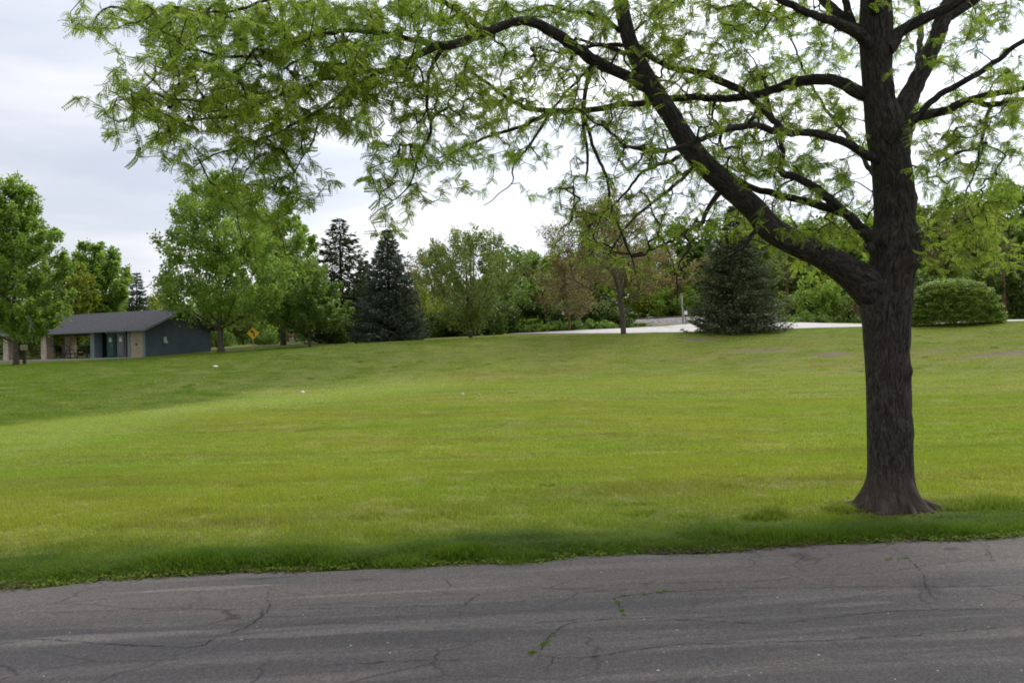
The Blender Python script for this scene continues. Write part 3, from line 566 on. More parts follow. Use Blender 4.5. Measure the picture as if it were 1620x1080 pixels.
# ------------------------------------------------------------------ hero tree: honey locust
rh = np.random.RandomState(11)
LIMBS = []     # polylines of (px, py, depth, half width px)
D0 = 8.75
trunk_line = [(1412, 835, D0, 52), (1411, 812, D0, 45), (1409, 790, D0, 40), (1408, 760, D0, 36.5), (1407, 700, D0, 36), (1405, 600, D0, 36), (1402, 520, D0, 38), (1402, 470, D0, 42),
              (1408, 430, D0, 37), (1415, 400, D0, 34), (1416, 385, D0, 38), (1417, 372, D0, 41), (1416, 350, D0, 34), (1414, 300, D0, 33), (1409, 250, D0, 32), (1403, 210, D0, 33), (1393, 160, D0, 27),
              (1387, 100, D0, 25), (1386, 50, D0, 27), (1386, 0, D0, 25), (1384, -80, D0, 21), (1378, -200, D0 + .1, 16), (1385, -330, D0 + .2, 10), (1380, -450, D0 + .2, 5)]
limb_lines = {
 'main': [(1412, 505, 8.75, 30), (1380, 460, 8.72, 39), (1342, 430, 8.62, 31), (1300, 404, 8.5, 26), (1258, 385, 8.4, 25), (1220, 362, 8.3, 26), (1192, 330, 8.25, 23), (1150, 293, 8.15, 22), (1110, 255, 8.1, 23), (1088, 226, 8.05, 22), (1066, 190, 8.0, 19), (1043, 155, 8.0, 19), (1018, 112, 8.0, 17), (1000, 75, 8.0, 16), (988, 30, 8.0, 15), (980, -15, 8.0, 14), (960, -110, 7.9, 11), (900, -220, 7.7, 7), (860, -320, 7.6, 3)],
 'A': [(1036, 152, 8.0, 8), (1012, 128, 8.0, 10), (975, 106, 7.9, 10), (945, 92, 7.8, 11), (915, 74, 7.7, 10), (885, 52, 7.6, 10), (855, 37, 7.5, 9), (822, 33, 7.45, 8), (774, 49, 7.35, 8.5), (741, 62, 7.25, 8), (709, 71, 7.2, 8), (677, 79, 7.1, 7), (631, 102, 7.0, 5), (596, 120, 6.95, 4), (557, 143, 6.9, 3.5), (505, 181, 6.8, 3), (450, 207, 6.7, 2.5), (400, 226, 6.65, 2), (340, 243, 6.6, 1.5), (300, 268, 6.6, 1)],
 'H': [(700, 73, 7.15, 5), (660, 63, 7.0, 5), (600, 52, 6.8, 4), (540, 55, 6.6, 3.5), (490, 66, 6.5, 3), (441, 83, 6.4, 3), (367, 86, 6.3, 2.5), (301, 70, 6.2, 2), (263, 55, 6.2, 1.7), (227, 36, 6.2, 1.5), (170, 26, 6.2, 1)],
 'I': [(620, 108, 7.0, 4), (560, 118, 6.9, 3.5), (500, 128, 6.8, 3), (441, 145, 6.7, 3), (381, 172, 6.6, 2.5), (307, 186, 6.5, 2), (233, 187, 6.4, 1.5), (198, 160, 6.4, 1.2), (171, 143, 6.4, 1)],
 'I2': [(381, 172, 6.6, 2), (307, 170, 6.5, 1.8), (266, 142, 6.4, 1.3), (227, 113, 6.3, 1)],
 'top': [(770, 50, 7.35, 6), (730, 20, 7.1, 5), (680, -10, 6.9, 4), (600, -40, 6.7, 3.5), (500, -30, 6.6, 3), (420, 0, 6.5, 2.5), (350, 20, 6.4, 2), (300, 15, 6.3, 1.2)],
 'hang1': [(699, 78, 7.15, 3.5), (683, 107, 7.1, 3), (677, 149, 7.05, 2.8), (681, 181, 7.0, 2.5), (683, 207, 7.0, 2.3), (664, 243, 6.95, 2), (651, 282, 6.9, 1.5), (630, 310, 6.9, 1), (585, 345, 6.85, .7)],
 'B': [(1392, 158, 8.8, 12), (1362, 146, 8.8, 14), (1330, 130, 8.9, 12), (1285, 124, 9.0, 11), (1240, 136, 9.1, 9), (1180, 150, 9.2, 8), (1100, 155, 9.2, 7.5), (1022, 167, 9.2, 7), (961, 178, 9.2, 6.5), (905, 180, 9.1, 6), (848, 177, 9.0, 5.5), (806, 159, 9.0, 4.5), (774, 136, 8.9, 3.5), (745, 113, 8.9, 3)],
 'B2': [(870, 179, 9.05, 4), (820, 196, 9.0, 3), (770, 214, 8.9, 2.5), (720, 235, 8.9, 1.7), (690, 250, 8.8, 1)],
 'B3': [(870, 180, 9.1, 3), (845, 225, 9.0, 2), (815, 262, 9.0, 1.5), (812, 285, 9.0, 1), (790, 305, 9.0, .8), (765, 325, 9.0, .6)],
 'hangC': [(940, 96, 7.8, 4.5), (930, 125, 7.7, 4), (925, 156, 7.7, 3.5), (925, 194, 7.65, 3.2), (931, 239, 7.6, 2.6), (928, 289, 7.6, 1.5)],
 'hangC2': [(926, 190, 7.65, 3), (939, 244, 7.6, 2.8), (955, 278, 7.55, 2.5), (965, 330, 7.5, 2), (985, 375, 7.5, 1.5), (1000, 420, 7.5, 1), (1012, 455, 7.5, .7)],
 'C3': [(941, 98, 7.8, 3), (912, 128, 7.7, 2.4), (880, 160, 7.6, 2), (850, 205, 7.5, 1.5), (830, 240, 7.5, 1)],
 'L3': [(1395, 258, 8.7, 9), (1372, 246, 8.6, 8), (1330, 228, 8.4, 7.5), (1280, 218, 8.1, 7), (1220, 216, 7.8, 6.5), (1160, 212, 7.6, 6), (1120, 224, 7.5, 5.5), (1080, 239, 7.45, 5), (1044, 244, 7.4, 4.5), (1017, 243, 7.3, 4), (989, 236, 7.2, 3), (972, 217, 7.2, 2.5), (953, 200, 7.1, 2), (920, 175, 7.0, 1.2)],
 'L2b': [(1240, 208, 8.0, 5), (1205, 172, 8.2, 5.5), (1169, 142, 8.3, 6), (1128, 122, 8.3, 6), (1100, 112, 8.3, 5.5), (1067, 108, 8.4, 4.5), (1044, 97, 8.4, 4), (1014, 76, 8.4, 3.5), (960, 74, 8.4, 3), (910, 60, 8.4, 2)],
 'L1': [(1392, 88, 8.75, 10), (1362, 60, 8.6, 13), (1320, 40, 8.3, 10), (1270, 22, 8.0, 8), (1200, -8, 7.7, 7), (1100, -60, 7.4, 5), (1000, -80, 7.1, 3), (920, -60, 7.0, 2)],
 'L1b': [(1375, 65, 8.75, 12), (1345, 38, 8.8, 9), (1312, 8, 8.9, 8), (1280, -40, 9.1, 6), (1220, -120, 9.3, 4), (1160, -200, 9.4, 2)],
 'L1c': [(1352, 45, 8.8, 6), (1340, 15, 8.8, 6), (1332, -20, 8.8, 5), (1320, -100, 8.8, 3)],
 'L4': [(1402, 392, 8.7, 16), (1366, 366, 8.7, 11), (1347, 349, 8.6, 9), (1325, 330, 8.5, 9), (1300, 305, 8.4, 8), (1272, 286, 8.4, 7), (1238, 273, 8.3, 7), (1234, 258, 8.3, 5), (1237, 236, 8.3, 4.5), (1232, 212, 8.3, 4), (1215, 170, 8.3, 3), (1205, 130, 8.4, 2.2), (1190, 95, 8.4, 1.2), (1165, 60, 8.4, .6)],
 'L4b': [(1330, 337, 8.55, 7), (1300, 327, 8.6, 7), (1278, 319, 8.7, 6), (1236, 308, 8.8, 6), (1192, 297, 8.9, 5), (1150, 270, 9.0, 4), (1110, 262, 9.1, 2)],
 'R1': [(1404, 225, 8.75, 18), (1425, 185, 8.8, 17), (1444, 150, 8.9, 15), (1466, 100, 9.0, 13), (1486, 50, 9.1, 13), (1504, 0, 9.2, 12), (1530, -80, 9.3, 9), (1560, -180, 9.4, 6), (1580, -280, 9.4, 3)],
 'R1b': [(1494, 30, 9.15, 9), (1530, 8, 9.2, 8), (1570, -15, 9.2, 6), (1640, -40, 9.2, 4), (1720, -30, 9.1, 2)],
 'R2': [(1410, 225, 8.5, 4), (1432, 200, 8.4, 5), (1460, 176, 8.3, 5.5), (1500, 146, 8.2, 5.5), (1550, 115, 8.1, 5), (1590, 90, 8.0, 4.5), (1625, 66, 7.9, 4), (1700, 30, 7.8, 2)],
 'R3': [(1428, 200, 8.75, 12), (1452, 184, 8.7, 9), (1490, 176, 8.6, 8), (1520, 160, 8.5, 7), (1570, 148, 8.4, 6), (1620, 139, 8.3, 5), (1700, 140, 8.2, 3)],
 'R3b': [(1540, 158, 8.5, 5), (1575, 168, 8.4, 5), (1600, 158, 8.3, 4), (1650, 160, 8.2, 3)],
 'R3c': [(1570, 168, 8.4, 3.5), (1560, 205, 8.3, 3), (1552, 232, 8.3, 2.5), (1520, 240, 8.2, 2.3), (1488, 258, 8.2, 1.5)],
 'R3d': [(1550, 235, 8.3, 2), (1545, 270, 8.2, 1.7), (1530, 310, 8.2, 1.3), (1540, 345, 8.1, 1)],
 'RT': [(1402, 75, 8.7, 16), (1425, 52, 8.7, 10), (1460, 32, 8.6, 9), (1495, 15, 8.5, 8), (1540, -10, 8.4, 6), (1600, -60, 8.3, 3)],
 'D1': [(1138, 305, 8.15, 5), (1119, 330, 8.1, 4), (1106, 352, 8.0, 3.5), (1081, 372, 7.9, 3), (1042, 394, 7.8, 2.3), (1000, 402, 7.8, 1.6), (960, 395, 7.7, 1)],
 'D1b': [(1081, 372, 7.9, 2.2), (1092, 390, 7.9, 2), (1075, 415, 7.9, 1.6), (1068, 440, 7.9, 1.3), (1072, 490, 7.9, .8)],
 'D2': [(1200, 355, 8.3, 4), (1178, 385, 8.2, 3), (1161, 402, 8.2, 2.4), (1155, 430, 8.2, 1.5), (1145, 452, 8.2, .8)],
 'G': [(1100, 262, 8.1, 4), (1083, 272, 8.0, 3.5), (1061, 297, 7.8, 3), (1017, 335, 7.6, 2.4), (1000, 350, 7.6, 2), (975, 385, 7.5, 1.7), (960, 410, 7.5, 1)],
 'G2': [(1075, 248, 8.05, 3.5), (1045, 256, 7.9, 3), (1010, 275, 7.7, 2.5), (985, 310, 7.6, 2), (960, 335, 7.5, 1.5), (905, 345, 7.4, 1)],
 'T2': [(990, 85, 8.0, 4.5), (961, 74, 7.9, 3.5), (933, 74, 7.8, 3), (890, 85, 7.7, 2), (840, 75, 7.6, 1)],
 'T3': [(982, 50, 8.0, 4.5), (960, 36, 7.9, 3.5), (940, 28, 7.8, 3), (905, 22, 7.7, 2.2), (860, 8, 7.6, 1.5)],
 'T4': [(1012, 80, 8.1, 4), (1044, 98, 8.2, 3.5)],
 'K': [(505, 181, 6.8, 2), (494, 231, 6.75, 1.6), (470, 272, 6.7, 1.2), (458, 308, 6.7, .8)],
 'back1': [(1410, 330, 8.8, 13), (1425, 250, 9.8, 9), (1440, 170, 10.6, 7), (1450, 60, 11.3, 5), (1440, -60, 11.8, 3)],
 'back2': [(1400, 330, 8.8, 6), (1370, 262, 9.6, 4), (1330, 200, 10.3, 3), (1280, 120, 11, 2), (1240, 20, 11.6, 1)],
 'front1': [(1386, 20, 8.7, 12), (1370, -60, 8.0, 9), (1320, -180, 7.2, 6), (1250, -320, 6.4, 4), (1180, -450, 5.8, 2)],
}
locust = empty('honey_locust_tree', (float(TREE_XY[0]), float(TREE_XY[1]), gz(TREE_XY[0], TREE_XY[1])))
tag(locust, 'large honey locust beside the road with dark thick trunk and spreading feathery crown', 'tree')
LO = np.array(locust.location)
def to3(line, step):
    P = np.array([list(unproj(px, py, Y)) + [hw * Y / FPX] for px, py, Y, hw in line]); return spline(P, step)
T3 = to3(trunk_line, .03); T3[:, 3] *= .93
BV, BF, BU = [], [], []; off = 0
def add_tube(P, R, n, rad_fn=None):
    global off
    V, F = tube_np(P, R, n, off, rad_fn); BV.append(V); BF.append(F); BU.append(tube_uv(P, R, n)); off += len(V)
# trunk with ridges and root flare
def trunk_rad(R, th, s):
    h = s + 0 * th; nseg = 26
    rid = vnoise(th / (2 * math.pi) * 64 * (nseg / 64) * 1.0 + 0 * s + 1.6 * vnoise(h * 2.2, th / 6.283 * 8), h * 3.2)
    rid = np.abs(rid * 2 - 1)
    lump = vnoise(th / (2 * math.pi) * 4 + 11, h * 1.2)
    wrap = np.cos(th * .5) ** 8
    rid = rid * (1 - wrap) + 0.5 * wrap; lump = lump * (1 - wrap) + .5 * wrap
    fl = np.clip(1 - (h - 0.12) / 0.55, 0, 1) ** 2.6
    root = 0.42 + 0.85 * np.maximum(0, np.cos(th * 5 + 1.1 + .5 * np.sin(th))) ** 1.5 + .25 * np.cos(th * 2 + .4)
    bump = 0 * h
    for (h0, hw_, t0, tw, A_) in [(2.78, .10, 0, .9, .075), (2.76, .13, math.pi, .8, .085), (2.66, .12, 1.9, .7, .05), (2.80, .16, 1.0, .5, .04), (3.22, .09, math.pi, .5, .05), (2.35, .2, .6, .5, .012), (1.55, .06, 2.3, .3, .02), (3.9, .12, 2.0, .5, .03), (1.0, .25, 2.6, .6, .008)]:
        dth = np.abs((th - t0 + math.pi) % (2 * math.pi) - math.pi); bump = bump + A_ * np.exp(-((h - h0) / hw_) ** 2 - (dth / tw) ** 2) * (.8 + .5 * vnoise(th * 2, h * 14))
    return R * (1 + .05 * (lump - .5)) + bump + 0.022 * (rid - .5) * np.minimum(1, R / .15) + fl * 0.205 * root
add_tube(T3[:, :3], T3[:, 3], 96, trunk_rad)
def limb_rad(R, th, s):
    h = s + 0 * th
    rid = vnoise(th / (2 * math.pi) * 14 + 0 * s, h * 4 + 7); lump = vnoise(th / 6.283 * 3 + 20, h * 2.5)
    wrap = np.cos(th * .5) ** 8; rid = rid * (1 - wrap) + .5 * wrap; lump = lump * (1 - wrap) + .5 * wrap
    return R * (1 + .12 * (rid - .5) + .16 * (lump - .5))
limb3 = {}
nodes = []
for k_, ln in limb_lines.items():
    ln = [(a_, b_, c_, h_ * (.78 if k_ == 'main' else (.86 if k_ in ('A', 'L4', 'L3', 'R3') else (.74 if k_ in ('B', 'L1') else .95)))) for a_, b_, c_, h_ in ln]
    P = to3(ln, .05); w = np.cumsum(rh.randn(len(P), 3) * .006, axis=0); w -= np.linspace(0, 1, len(P))[:, None] * w[-1]
    if k_ not in ('main',): P[:, :3] += w
    P[:, 3] = np.maximum(P[:, 3], .0035); limb3[k_] = P
    r0 = P[0, 3]; add_tube(P[:, :3], P[:, 3], 24 if r0 > .07 else (14 if r0 > .03 else 8), limb_rad if r0 > .02 else None)
    for p in P[2:]: 
        if p[3] < .11 and (p[3] < .05 or rh.rand() < .25): nodes.append((p[0], p[1], p[2]))
for p in T3:
    if p[2] > 3.5 and p[3] < .12: nodes.append(p[:3])
# burl lumps and a knot at the old fork
def blob(c, r, n=16):
    global off
    zz_ = np.linspace(-1, 1, 9)[1:-1]; P = np.array([c + np.array((0, 0, z * r[2])) for z in zz_]); R = np.array([math.sqrt(1 - z * z) * r[0] for z in zz_])
    add_tube(P, R, n, limb_rad)
blob(unproj(1463, 382, 8.66), (.05, .05, .06)); blob(unproj(1374, 392, 8.6), (.06, .06, .06))
tr = link('trunk', mesh_np('trunk', np.concatenate(BV) - LO, np.concatenate(BF), True, uv=np.concatenate(BU)), M['bark'], locust)
# surface roots creeping out from the flare
RV, RF, off2 = [], [], 0
b = MB()
for (a, ln_, r0) in [(-.15, .62, .075), (.25, .5, .06), (math.pi + .1, .42, .07), (math.pi - .5, .45, .06), (-1.2, .35, .06), (-2.2, .3, .06), (1.3, .5, .07), (2.2, .5, .06)]:
    pts = []; rr = []
    for t_ in np.linspace(0, 1, 8):
        x = TREE_XY[0] + math.cos(a + .4 * t_ * math.sin(a * 7)) * (.20 + ln_ * .85 * t_); y = TREE_XY[1] + math.sin(a + .4 * t_ * math.sin(a * 7)) * (.20 + ln_ * .85 * t_)
        pts.append((x - LO[0], y - LO[1], gz(x, y) - LO[2] + .10 * (1 - t_) ** 2 - .005 - .02 * t_)); rr.append(r0 * .62 * (1 - .75 * t_) + .004)
    b.tube(pts, rr, 10)
b.build('root', M['bark'], locust, True)

DMAP = """
003556888888888777777777545565
000157888889987776777754433422
001467888888666665788887421135
000467888865556666678997535666
000023377314555334568988334554
000001465114311155456888532433
000000131013100045445567741344
000000011000000023321124652233
000000000000000000000000220000
"""
DM = [[int(c) for c in r] for r in DMAP.split()]
ND = np.array(nodes)
TH = np.concatenate([spline(np.array(l, float), 8.0) for l in [trunk_line] + list(limb_lines.values())])
targets = []
for r, row in enumerate(DM):
    for c, d in enumerate(row):
        m = rh.poisson((33 + max(0, c - 13) * .9) * (d / 9) ** 1.35)
        for _ in range(m):
            px, py = 54 * (c + rh.rand()), 54 * (r + rh.rand())
            # depth near branches that pass close to this line of sight
            q = unproj(px, py, 1.0) - np.array((0, 0, CZ)); 
            Yn = ND[:, 1]; ex = ND[:, 0] - q[0] * Yn; ez = ND[:, 2] - CZ - q[2] * Yn; dd = np.hypot(ex, ez)
            j = np.argsort(dd)[:60]; j = j[rh.randint(len(j))]
            Y = ND[j, 1] + rh.randn() * .40
            # wood this thick carries no foliage in front of it: let the spray grow behind the limb instead
            e2 = np.hypot(TH[:, 0] - px, TH[:, 1] - py) - TH[:, 3]; jm = int(np.argmin(e2 + np.where(TH[:, 3] < 7, 1e4, 0)))
            if e2[jm] < 7 and rh.rand() < .85:
                if rh.rand() < .22: continue
                Y = max(Y, TH[jm, 2] + .25 + abs(rh.randn()) * .35)
            targets.append(unproj(px, py, max(5.6, Y)))
# crown above the frame
for _ in range(2300):
    a = rh.rand() * 6.283; rr = math.sqrt(rh.rand()); hh = rh.rand()
    p = np.array((TREE_XY[0] - 1.6 + math.cos(a) * rr * 5.2 * (1 - .45 * hh), TREE_XY[1] + math.sin(a) * rr * 4.2 * (1 - .45 * hh), 5.6 + hh * 4.2))
    vis = p[2] < CZ + p[1] * .40
    if not vis and p[1] > 4.2: targets.append(p)
targets = np.array(targets)
dn = np.array([np.min(np.sum((ND - t_) ** 2, 1)) for t_ in targets]); targets = targets[np.argsort(dn)]
cap = len(ND) + len(targets) * 14; NP = np.zeros((cap, 3)); NP[:len(ND)] = ND; nn = len(ND); own = -np.ones(cap, int); idx_in = np.zeros(cap, int)
twigs = []
for t_ in targets:
    d = NP[:nn] - t_; d2 = d[:, 0] ** 2 + d[:, 1] ** 2 + d[:, 2] ** 2; j = int(np.argmin(d2)); dist = math.sqrt(d2[j])
    if dist < .04: continue
    if dist > 1.3 and t_[2] < 5.4: continue
    a = NP[j].copy(); m = int(np.clip(dist / .07, 3, 12)); side = rh.randn(3) * dist * .16; side[2] += dist * .10
    tt = np.linspace(0, 1, m + 1)[:, None]; P = a + (t_ - a) * tt + side * (4 * tt * (1 - tt)) + rh.randn(m + 1, 3) * .008; P[0] = a
    twigs.append((j, P, nn)); NP[nn:nn + m] = P[1:]; own[nn:nn + m] = len(twigs) - 1; idx_in[nn:nn + m] = np.arange(1, m + 1); nn += m
flow = [np.ones(len(P)) for _, P, _ in twigs]
for ti in range(len(twigs) - 1, -1, -1):
    j, P, _ = twigs[ti]
    if own[j] >= 0: flow[own[j]][:idx_in[j] + 1] += flow[ti][0]
TV, TF, toff = [], [], 0
for (j, P, _), fl in zip(twigs, flow):
    R = (0.0028 if (.2 < P[-1][0] < 2.3 and P[-1][2] < 4.3) else 0.0022) * fl ** .48; R = R * np.linspace(1.15, .8, len(R))
    V, F = tube_np(P, R, 4, toff); TV.append(V); TF.append(F); toff += len(V)
link('twigs', mesh_np('twigs', np.concatenate(TV) - LO, np.concatenate(TF), True), M['twig'], locust)
# compound leaves
def leaf_template(pairs=8):
    V, F = [], []
    for i_ in range(pairs):
        x = .16 + .84 * i_ / (pairs - 1); z = -.5 * x * x; ll = .23 * (1 - .35 * abs(x - .5)); w = .068
        for s in (-1, 1):
            o = len(V); d = np.array((.35, s * .93, -.12)); e = np.array((.93, -s * .35, 0))
            c0 = np.array((x, s * .012, z)); V += [c0, c0 + d * ll * .5 + e * w, c0 + d * ll, c0 + d * ll * .5 - e * w]; F.append((o, o + 1, o + 2, o + 3))
    return np.array(V), np.array(F)
LP, LD, LS = [], [], []
for (j, P, _), fl in zip(twigs, flow):
    m = len(P) - 1; seg = np.linalg.norm(P[-1] - P[0]); td = unit((P[-1] - P[-2])[None])[0]
    out_frame = P[-1][2] > CZ + P[-1][1] * .43
    cnt = int(9 + min(24, seg / .018)); 
    if out_frame: cnt = int(cnt * .8)
    if fl[0] > 25: cnt = int(cnt * .5)
    if .2 < P[-1][0] < 2.3 and P[-1][2] < 4.3: cnt = int(cnt * .62)
    for _ in range(cnt):
        f = 1 - .75 * rh.rand() ** 1.4; x = f * m; i_ = min(int(x), m - 1); p = P[i_] + (P[i_ + 1] - P[i_]) * (x - i_)
        az = rh.randn(3); az[2] *= .6; d = td * .35 + az * .75 + np.array((0, 0, -.10)); LP.append(p); LD.append(d); LS.append(.045 + .055 * rh.rand() ** 1.3 + (.03 if out_frame else 0))
LP, LD, LS = np.array(LP), np.array(LD), np.array(LS)
thick = np.concatenate([T3[::4]] + [p[::3] for p in limb3.values()]); thick = thick[thick[:, 3] > .028]
keep = np.ones(len(LP), bool)
for c0 in range(0, len(LP), 8000):
    d = np.linalg.norm(LP[c0:c0 + 8000, None, :] - thick[None, :, :3], axis=2) - thick[None, :, 3]; keep[c0:c0 + 8000] = d.min(1) > .11 + .14 * rh.rand(len(d))
LP, LD, LS = LP[keep], LD[keep], LS[keep]
V, F = place_leaves(LP, LD, LS, rh, leaf_template(), .8)
link('crown', mesh_np('crown', V - LO, F), M['locust'], locust)
print('locust: targets', len(targets), 'twigs', len(twigs), 'leaves', len(LP), 'faces', len(F))

# ------------------------------------------------------------------ background tree builders
PROF = dict(ragged=[(0, .8), (.2, 1), (.45, .9), (.68, .68), (.85, .42), (.95, .2), (1, .03)],spruce=[(0, .92), (.1, 1), (.3, .86), (.5, .67), (.7, .45), (.88, .2), (1, .02)],
    oval=[(0, .55), (.12, .9), (.28, 1), (.5, .95), (.7, .78), (.85, .55), (.95, .3), (1, .06)],
    cone=[(0, .6), (.12, .95), (.28, 1), (.5, .8), (.7, .56), (.88, .3), (1, .04)],
    round=[(0, .4), (.15, .8), (.4, 1), (.6, .97), (.8, .75), (.93, .45), (1, .1)],
    vase=[(0, .3), (.2, .62), (.45, .95), (.65, 1), (.82, .8), (.94, .5), (1, .12)],
    dome=[(0, .92), (.2, 1), (.45, .97), (.7, .8), (.87, .55), (1, .08)],
    mound=[(0, .95), (.3, 1), (.6, .85), (.85, .55), (1, .1)])
def profile(name, t): k = np.array(PROF[name]); return np.interp(t, k[:, 0], k[:, 1])
def crown_mesh(rng, H, Wd, base, prof, ncl, nlf, leaf, cr, up=.55, shell=.5, lump=.28, leafvar=.4, ydepth=1.0):
    C, Dd = [], []
    sd_ = rng.rand() * 50
    while len(C) < ncl:
        t = rng.rand(); r = profile(prof, t)
        if rng.rand() > r + .05: continue
        a = rng.rand() * 6.283; env = r * (1 + lump * (vnoise(a / 6.283 * 7 + sd_, t * 5 + sd_) - .5) * 2) 
        rho = rng.rand() ** shell * env
        C.append((rho * Wd / 2 * math.cos(a), rho * Wd / 2 * math.sin(a) * ydepth, base + t * (H - base))); Dd.append((math.cos(a) * (1 - up), math.sin(a) * (1 - up), up))
    C, Dd = np.array(C), unit(np.array(Dd) + rng.randn(ncl, 3) * .15)
    s = rng.rand(ncl, nlf) * 1.6 - .8; wid = (1 - .55 * (s + .8) / 1.6); cs = (.6 + .8 * rng.rand(ncl))[:, None]
    nrm = rng.randn(ncl, nlf, 3) * .42
    P = C[:, None, :] + Dd[:, None, :] * (s * cr * cs)[..., None] + nrm * (cr * cs * wid)[..., None]
    D = unit(Dd[:, None, :] * .6 + rng.randn(ncl, nlf, 3) * .6 + np.array((0, 0, -.1)))
    sz = leaf * (1 - leafvar / 2 + leafvar * rng.rand(ncl * nlf))
    V, F = place_leaves(P.reshape(-1, 3), D.reshape(-1, 3), sz, rng, LEAF_T, .55)
    return V, F, C
def trunk_mesh(rng, H, base, r0, C=None, nl=30, lean=0.0, multi=1, top=.85):
    V, F, off_ = [], [], 0
    stems = []
    for s in range(multi):
        a = rng.rand() * 6.28; sp = 0 if multi == 1 else .35 + .25 * rng.rand()
        z = np.linspace(0, H * top, 9); P = np.stack([np.cos(a) * sp * np.sin(z / H * 1.5) * H * .12 + lean * z + rng.randn(9) * .03 * H / 10, np.sin(a) * sp * np.sin(z / H * 1.5) * H * .12 + rng.randn(9) * .03 * H / 10, z], -1)
        P[0] = (0, 0, -.3)
        R = r0 * (1 if multi == 1 else .6) * (1 - .9 * z / (H * top)) + .015; R[0] = R[0] * 1.45; P[1][2] = min(P[1][2], .6)
        v, f = tube_np(P, R, 9, off_); V.append(v); F.append(f); off_ += len(v); stems.append((P, R))
    if C is not None:
        for j in rng.choice(len(C), min(nl, len(C)), replace=False):
            c = C[j]; P, R = stems[rng.randint(multi)]; h = max(base * .75, c[2] - np.hypot(c[0], c[1]) * (.7 + .5 * rng.rand())); h = min(h, H * top * .9)
            a = np.array([np.interp(h, P[:, 2], P[:, q]) for q in range(3)]); rr = np.interp(h, P[:, 2], R) * .45
            mid = (a + c) / 2 + np.array((0, 0, -.06 * np.linalg.norm(c - a))); Q = spline(np.array([a, mid, c]), max(.4, np.linalg.norm(c - a) / 4))
            v, f = tube_np(Q, np.linspace(rr, .012, len(Q)), 5, off_); V.append(v); F.append(f); off_ += len(v)
    return mesh_np('trunk', np.concatenate(V), np.concatenate(F), True)
def conifer_mesh(rng, H, Wd, base, lev, per, spr, nl, droop=.25, prof=None, ragged=.2):
    P, D = [], []; seg = []
    for i_ in range(lev):
        t = (i_ + rng.rand() * .6) / lev; z = base + (H - base) * t ** .92; 
        R = Wd / 2 * ((1 - t) ** .85 if prof is None else profile(prof, t)) + .12
        m = max(3, int(per * (1 - .65 * t)))
        a0 = rng.rand() * 6.28
        for k_ in range(m):
            a = a0 + 6.283 * k_ / m + rng.randn() * .25; Lb = R * (1 - ragged + 2 * ragged * rng.rand() * .9); d = np.array((math.cos(a), math.sin(a), 0)); sd_ = np.array((-math.sin(a), math.cos(a), 0))
            seg.append((z, d, Lb)); n_ = max(8, int(3.0 * spr * (.3 + Lb / (Wd / 2))))
            f = rng.rand(n_) ** .6; zz_ = -droop * Lb * np.sin(f * 2.2) + .10 * Lb * f ** 3
            lat = rng.randn(n_) * .16 * Lb * (1.1 - f * .75) + rng.randn(n_) * .03
            p = np.outer(f * Lb, d) + np.outer(lat, sd_) + np.stack([0 * f, 0 * f, z + zz_ - np.abs(rng.randn(n_)) * .10], -1)
            P.append(p); D.append(d * 1.0 + np.outer(np.sign(lat) * (.3 + .6 * rng.rand(n_)), sd_) + rng.randn(n_, 3) * .3 + np.array((0, 0, -.15)))
    P, D = np.concatenate(P), np.concatenate(D)
    V, F = place_leaves(P, D, nl * (.7 + .6 * rng.rand(len(P))), rng, NEED_T, .6)
    tv, tf, o_ = [], [], 0
    v, f = tube_np(np.array([(0, 0, -.3), (0, 0, H * .3), (0, 0, H * .7), (0, 0, H * .99)]), np.array([Wd * .035, Wd * .028, Wd * .014, .02]), 8); tv.append(v); tf.append(f); o_ = len(v)
    for z, d, Lb in seg[::2]:
        v, f = tube_np(np.array([(0, 0, z), (d[0] * Lb * .5, d[1] * Lb * .5, z - droop * Lb * .85), (d[0] * Lb * .9, d[1] * Lb * .9, z - droop * Lb * .75)]), np.array([.035, .022, .008]), 4, o_); tv.append(v); tf.append(f); o_ += len(v)
    return V, F, mesh_np('trunk', np.concatenate(tv), np.concatenate(tf), True)
TREES = 0
def copy_tree(o, loc, rz, scale, label):
    r = o.copy(); COL.objects.link(r); r.location = loc; r.rotation_euler = (0, 0, rz); r.scale = scale; r['label'] = label
    for ch in list(o.children):
        c = ch.copy(); COL.objects.link(c); c.parent = r
    return r
def put(name, cat, label, px, Y, ytop, wpx, group=None, xoff=0):
    """returns empty at the ground, height and width in metres"""
    q = unproj(px, 540, Y); z = gz(q[0], Y); top = unproj(px, ytop, Y)[2]
    r = empty(name, (q[0], Y, z)); tag(r, label, cat, group); return r, top - z, wpx * Y / FPX
def broadleaf(name, label, px, Y, ytop, wpx, mat, prof='oval', base=1.8, dens=1.0, leaf=.24, bark='far_bark', up=.55, cat='tree', seed=0, r0=None, multi=1, lean=0, group=None, shell=.5, cr=None, lump=.28, nl=30, nlf=135):
    r, H, Wd = put(name, cat, label, px, Y, ytop, wpx, group); rng = np.random.RandomState(seed)
    cr = cr or Wd * .06 + .15
    ncl = int(dens * 2.1 * (Wd * (H - base)) / (cr * cr) * .42)
    V, F, C = crown_mesh(rng, H, Wd, base, prof, ncl, nlf, leaf, cr, up, shell, lump)
    link('trunk', trunk_mesh(rng, H, base, r0 or H * .022, C, nl, lean, multi), M[bark], r)
    link('crown', mesh_np('crown', V, F), M[mat], r)
    return r
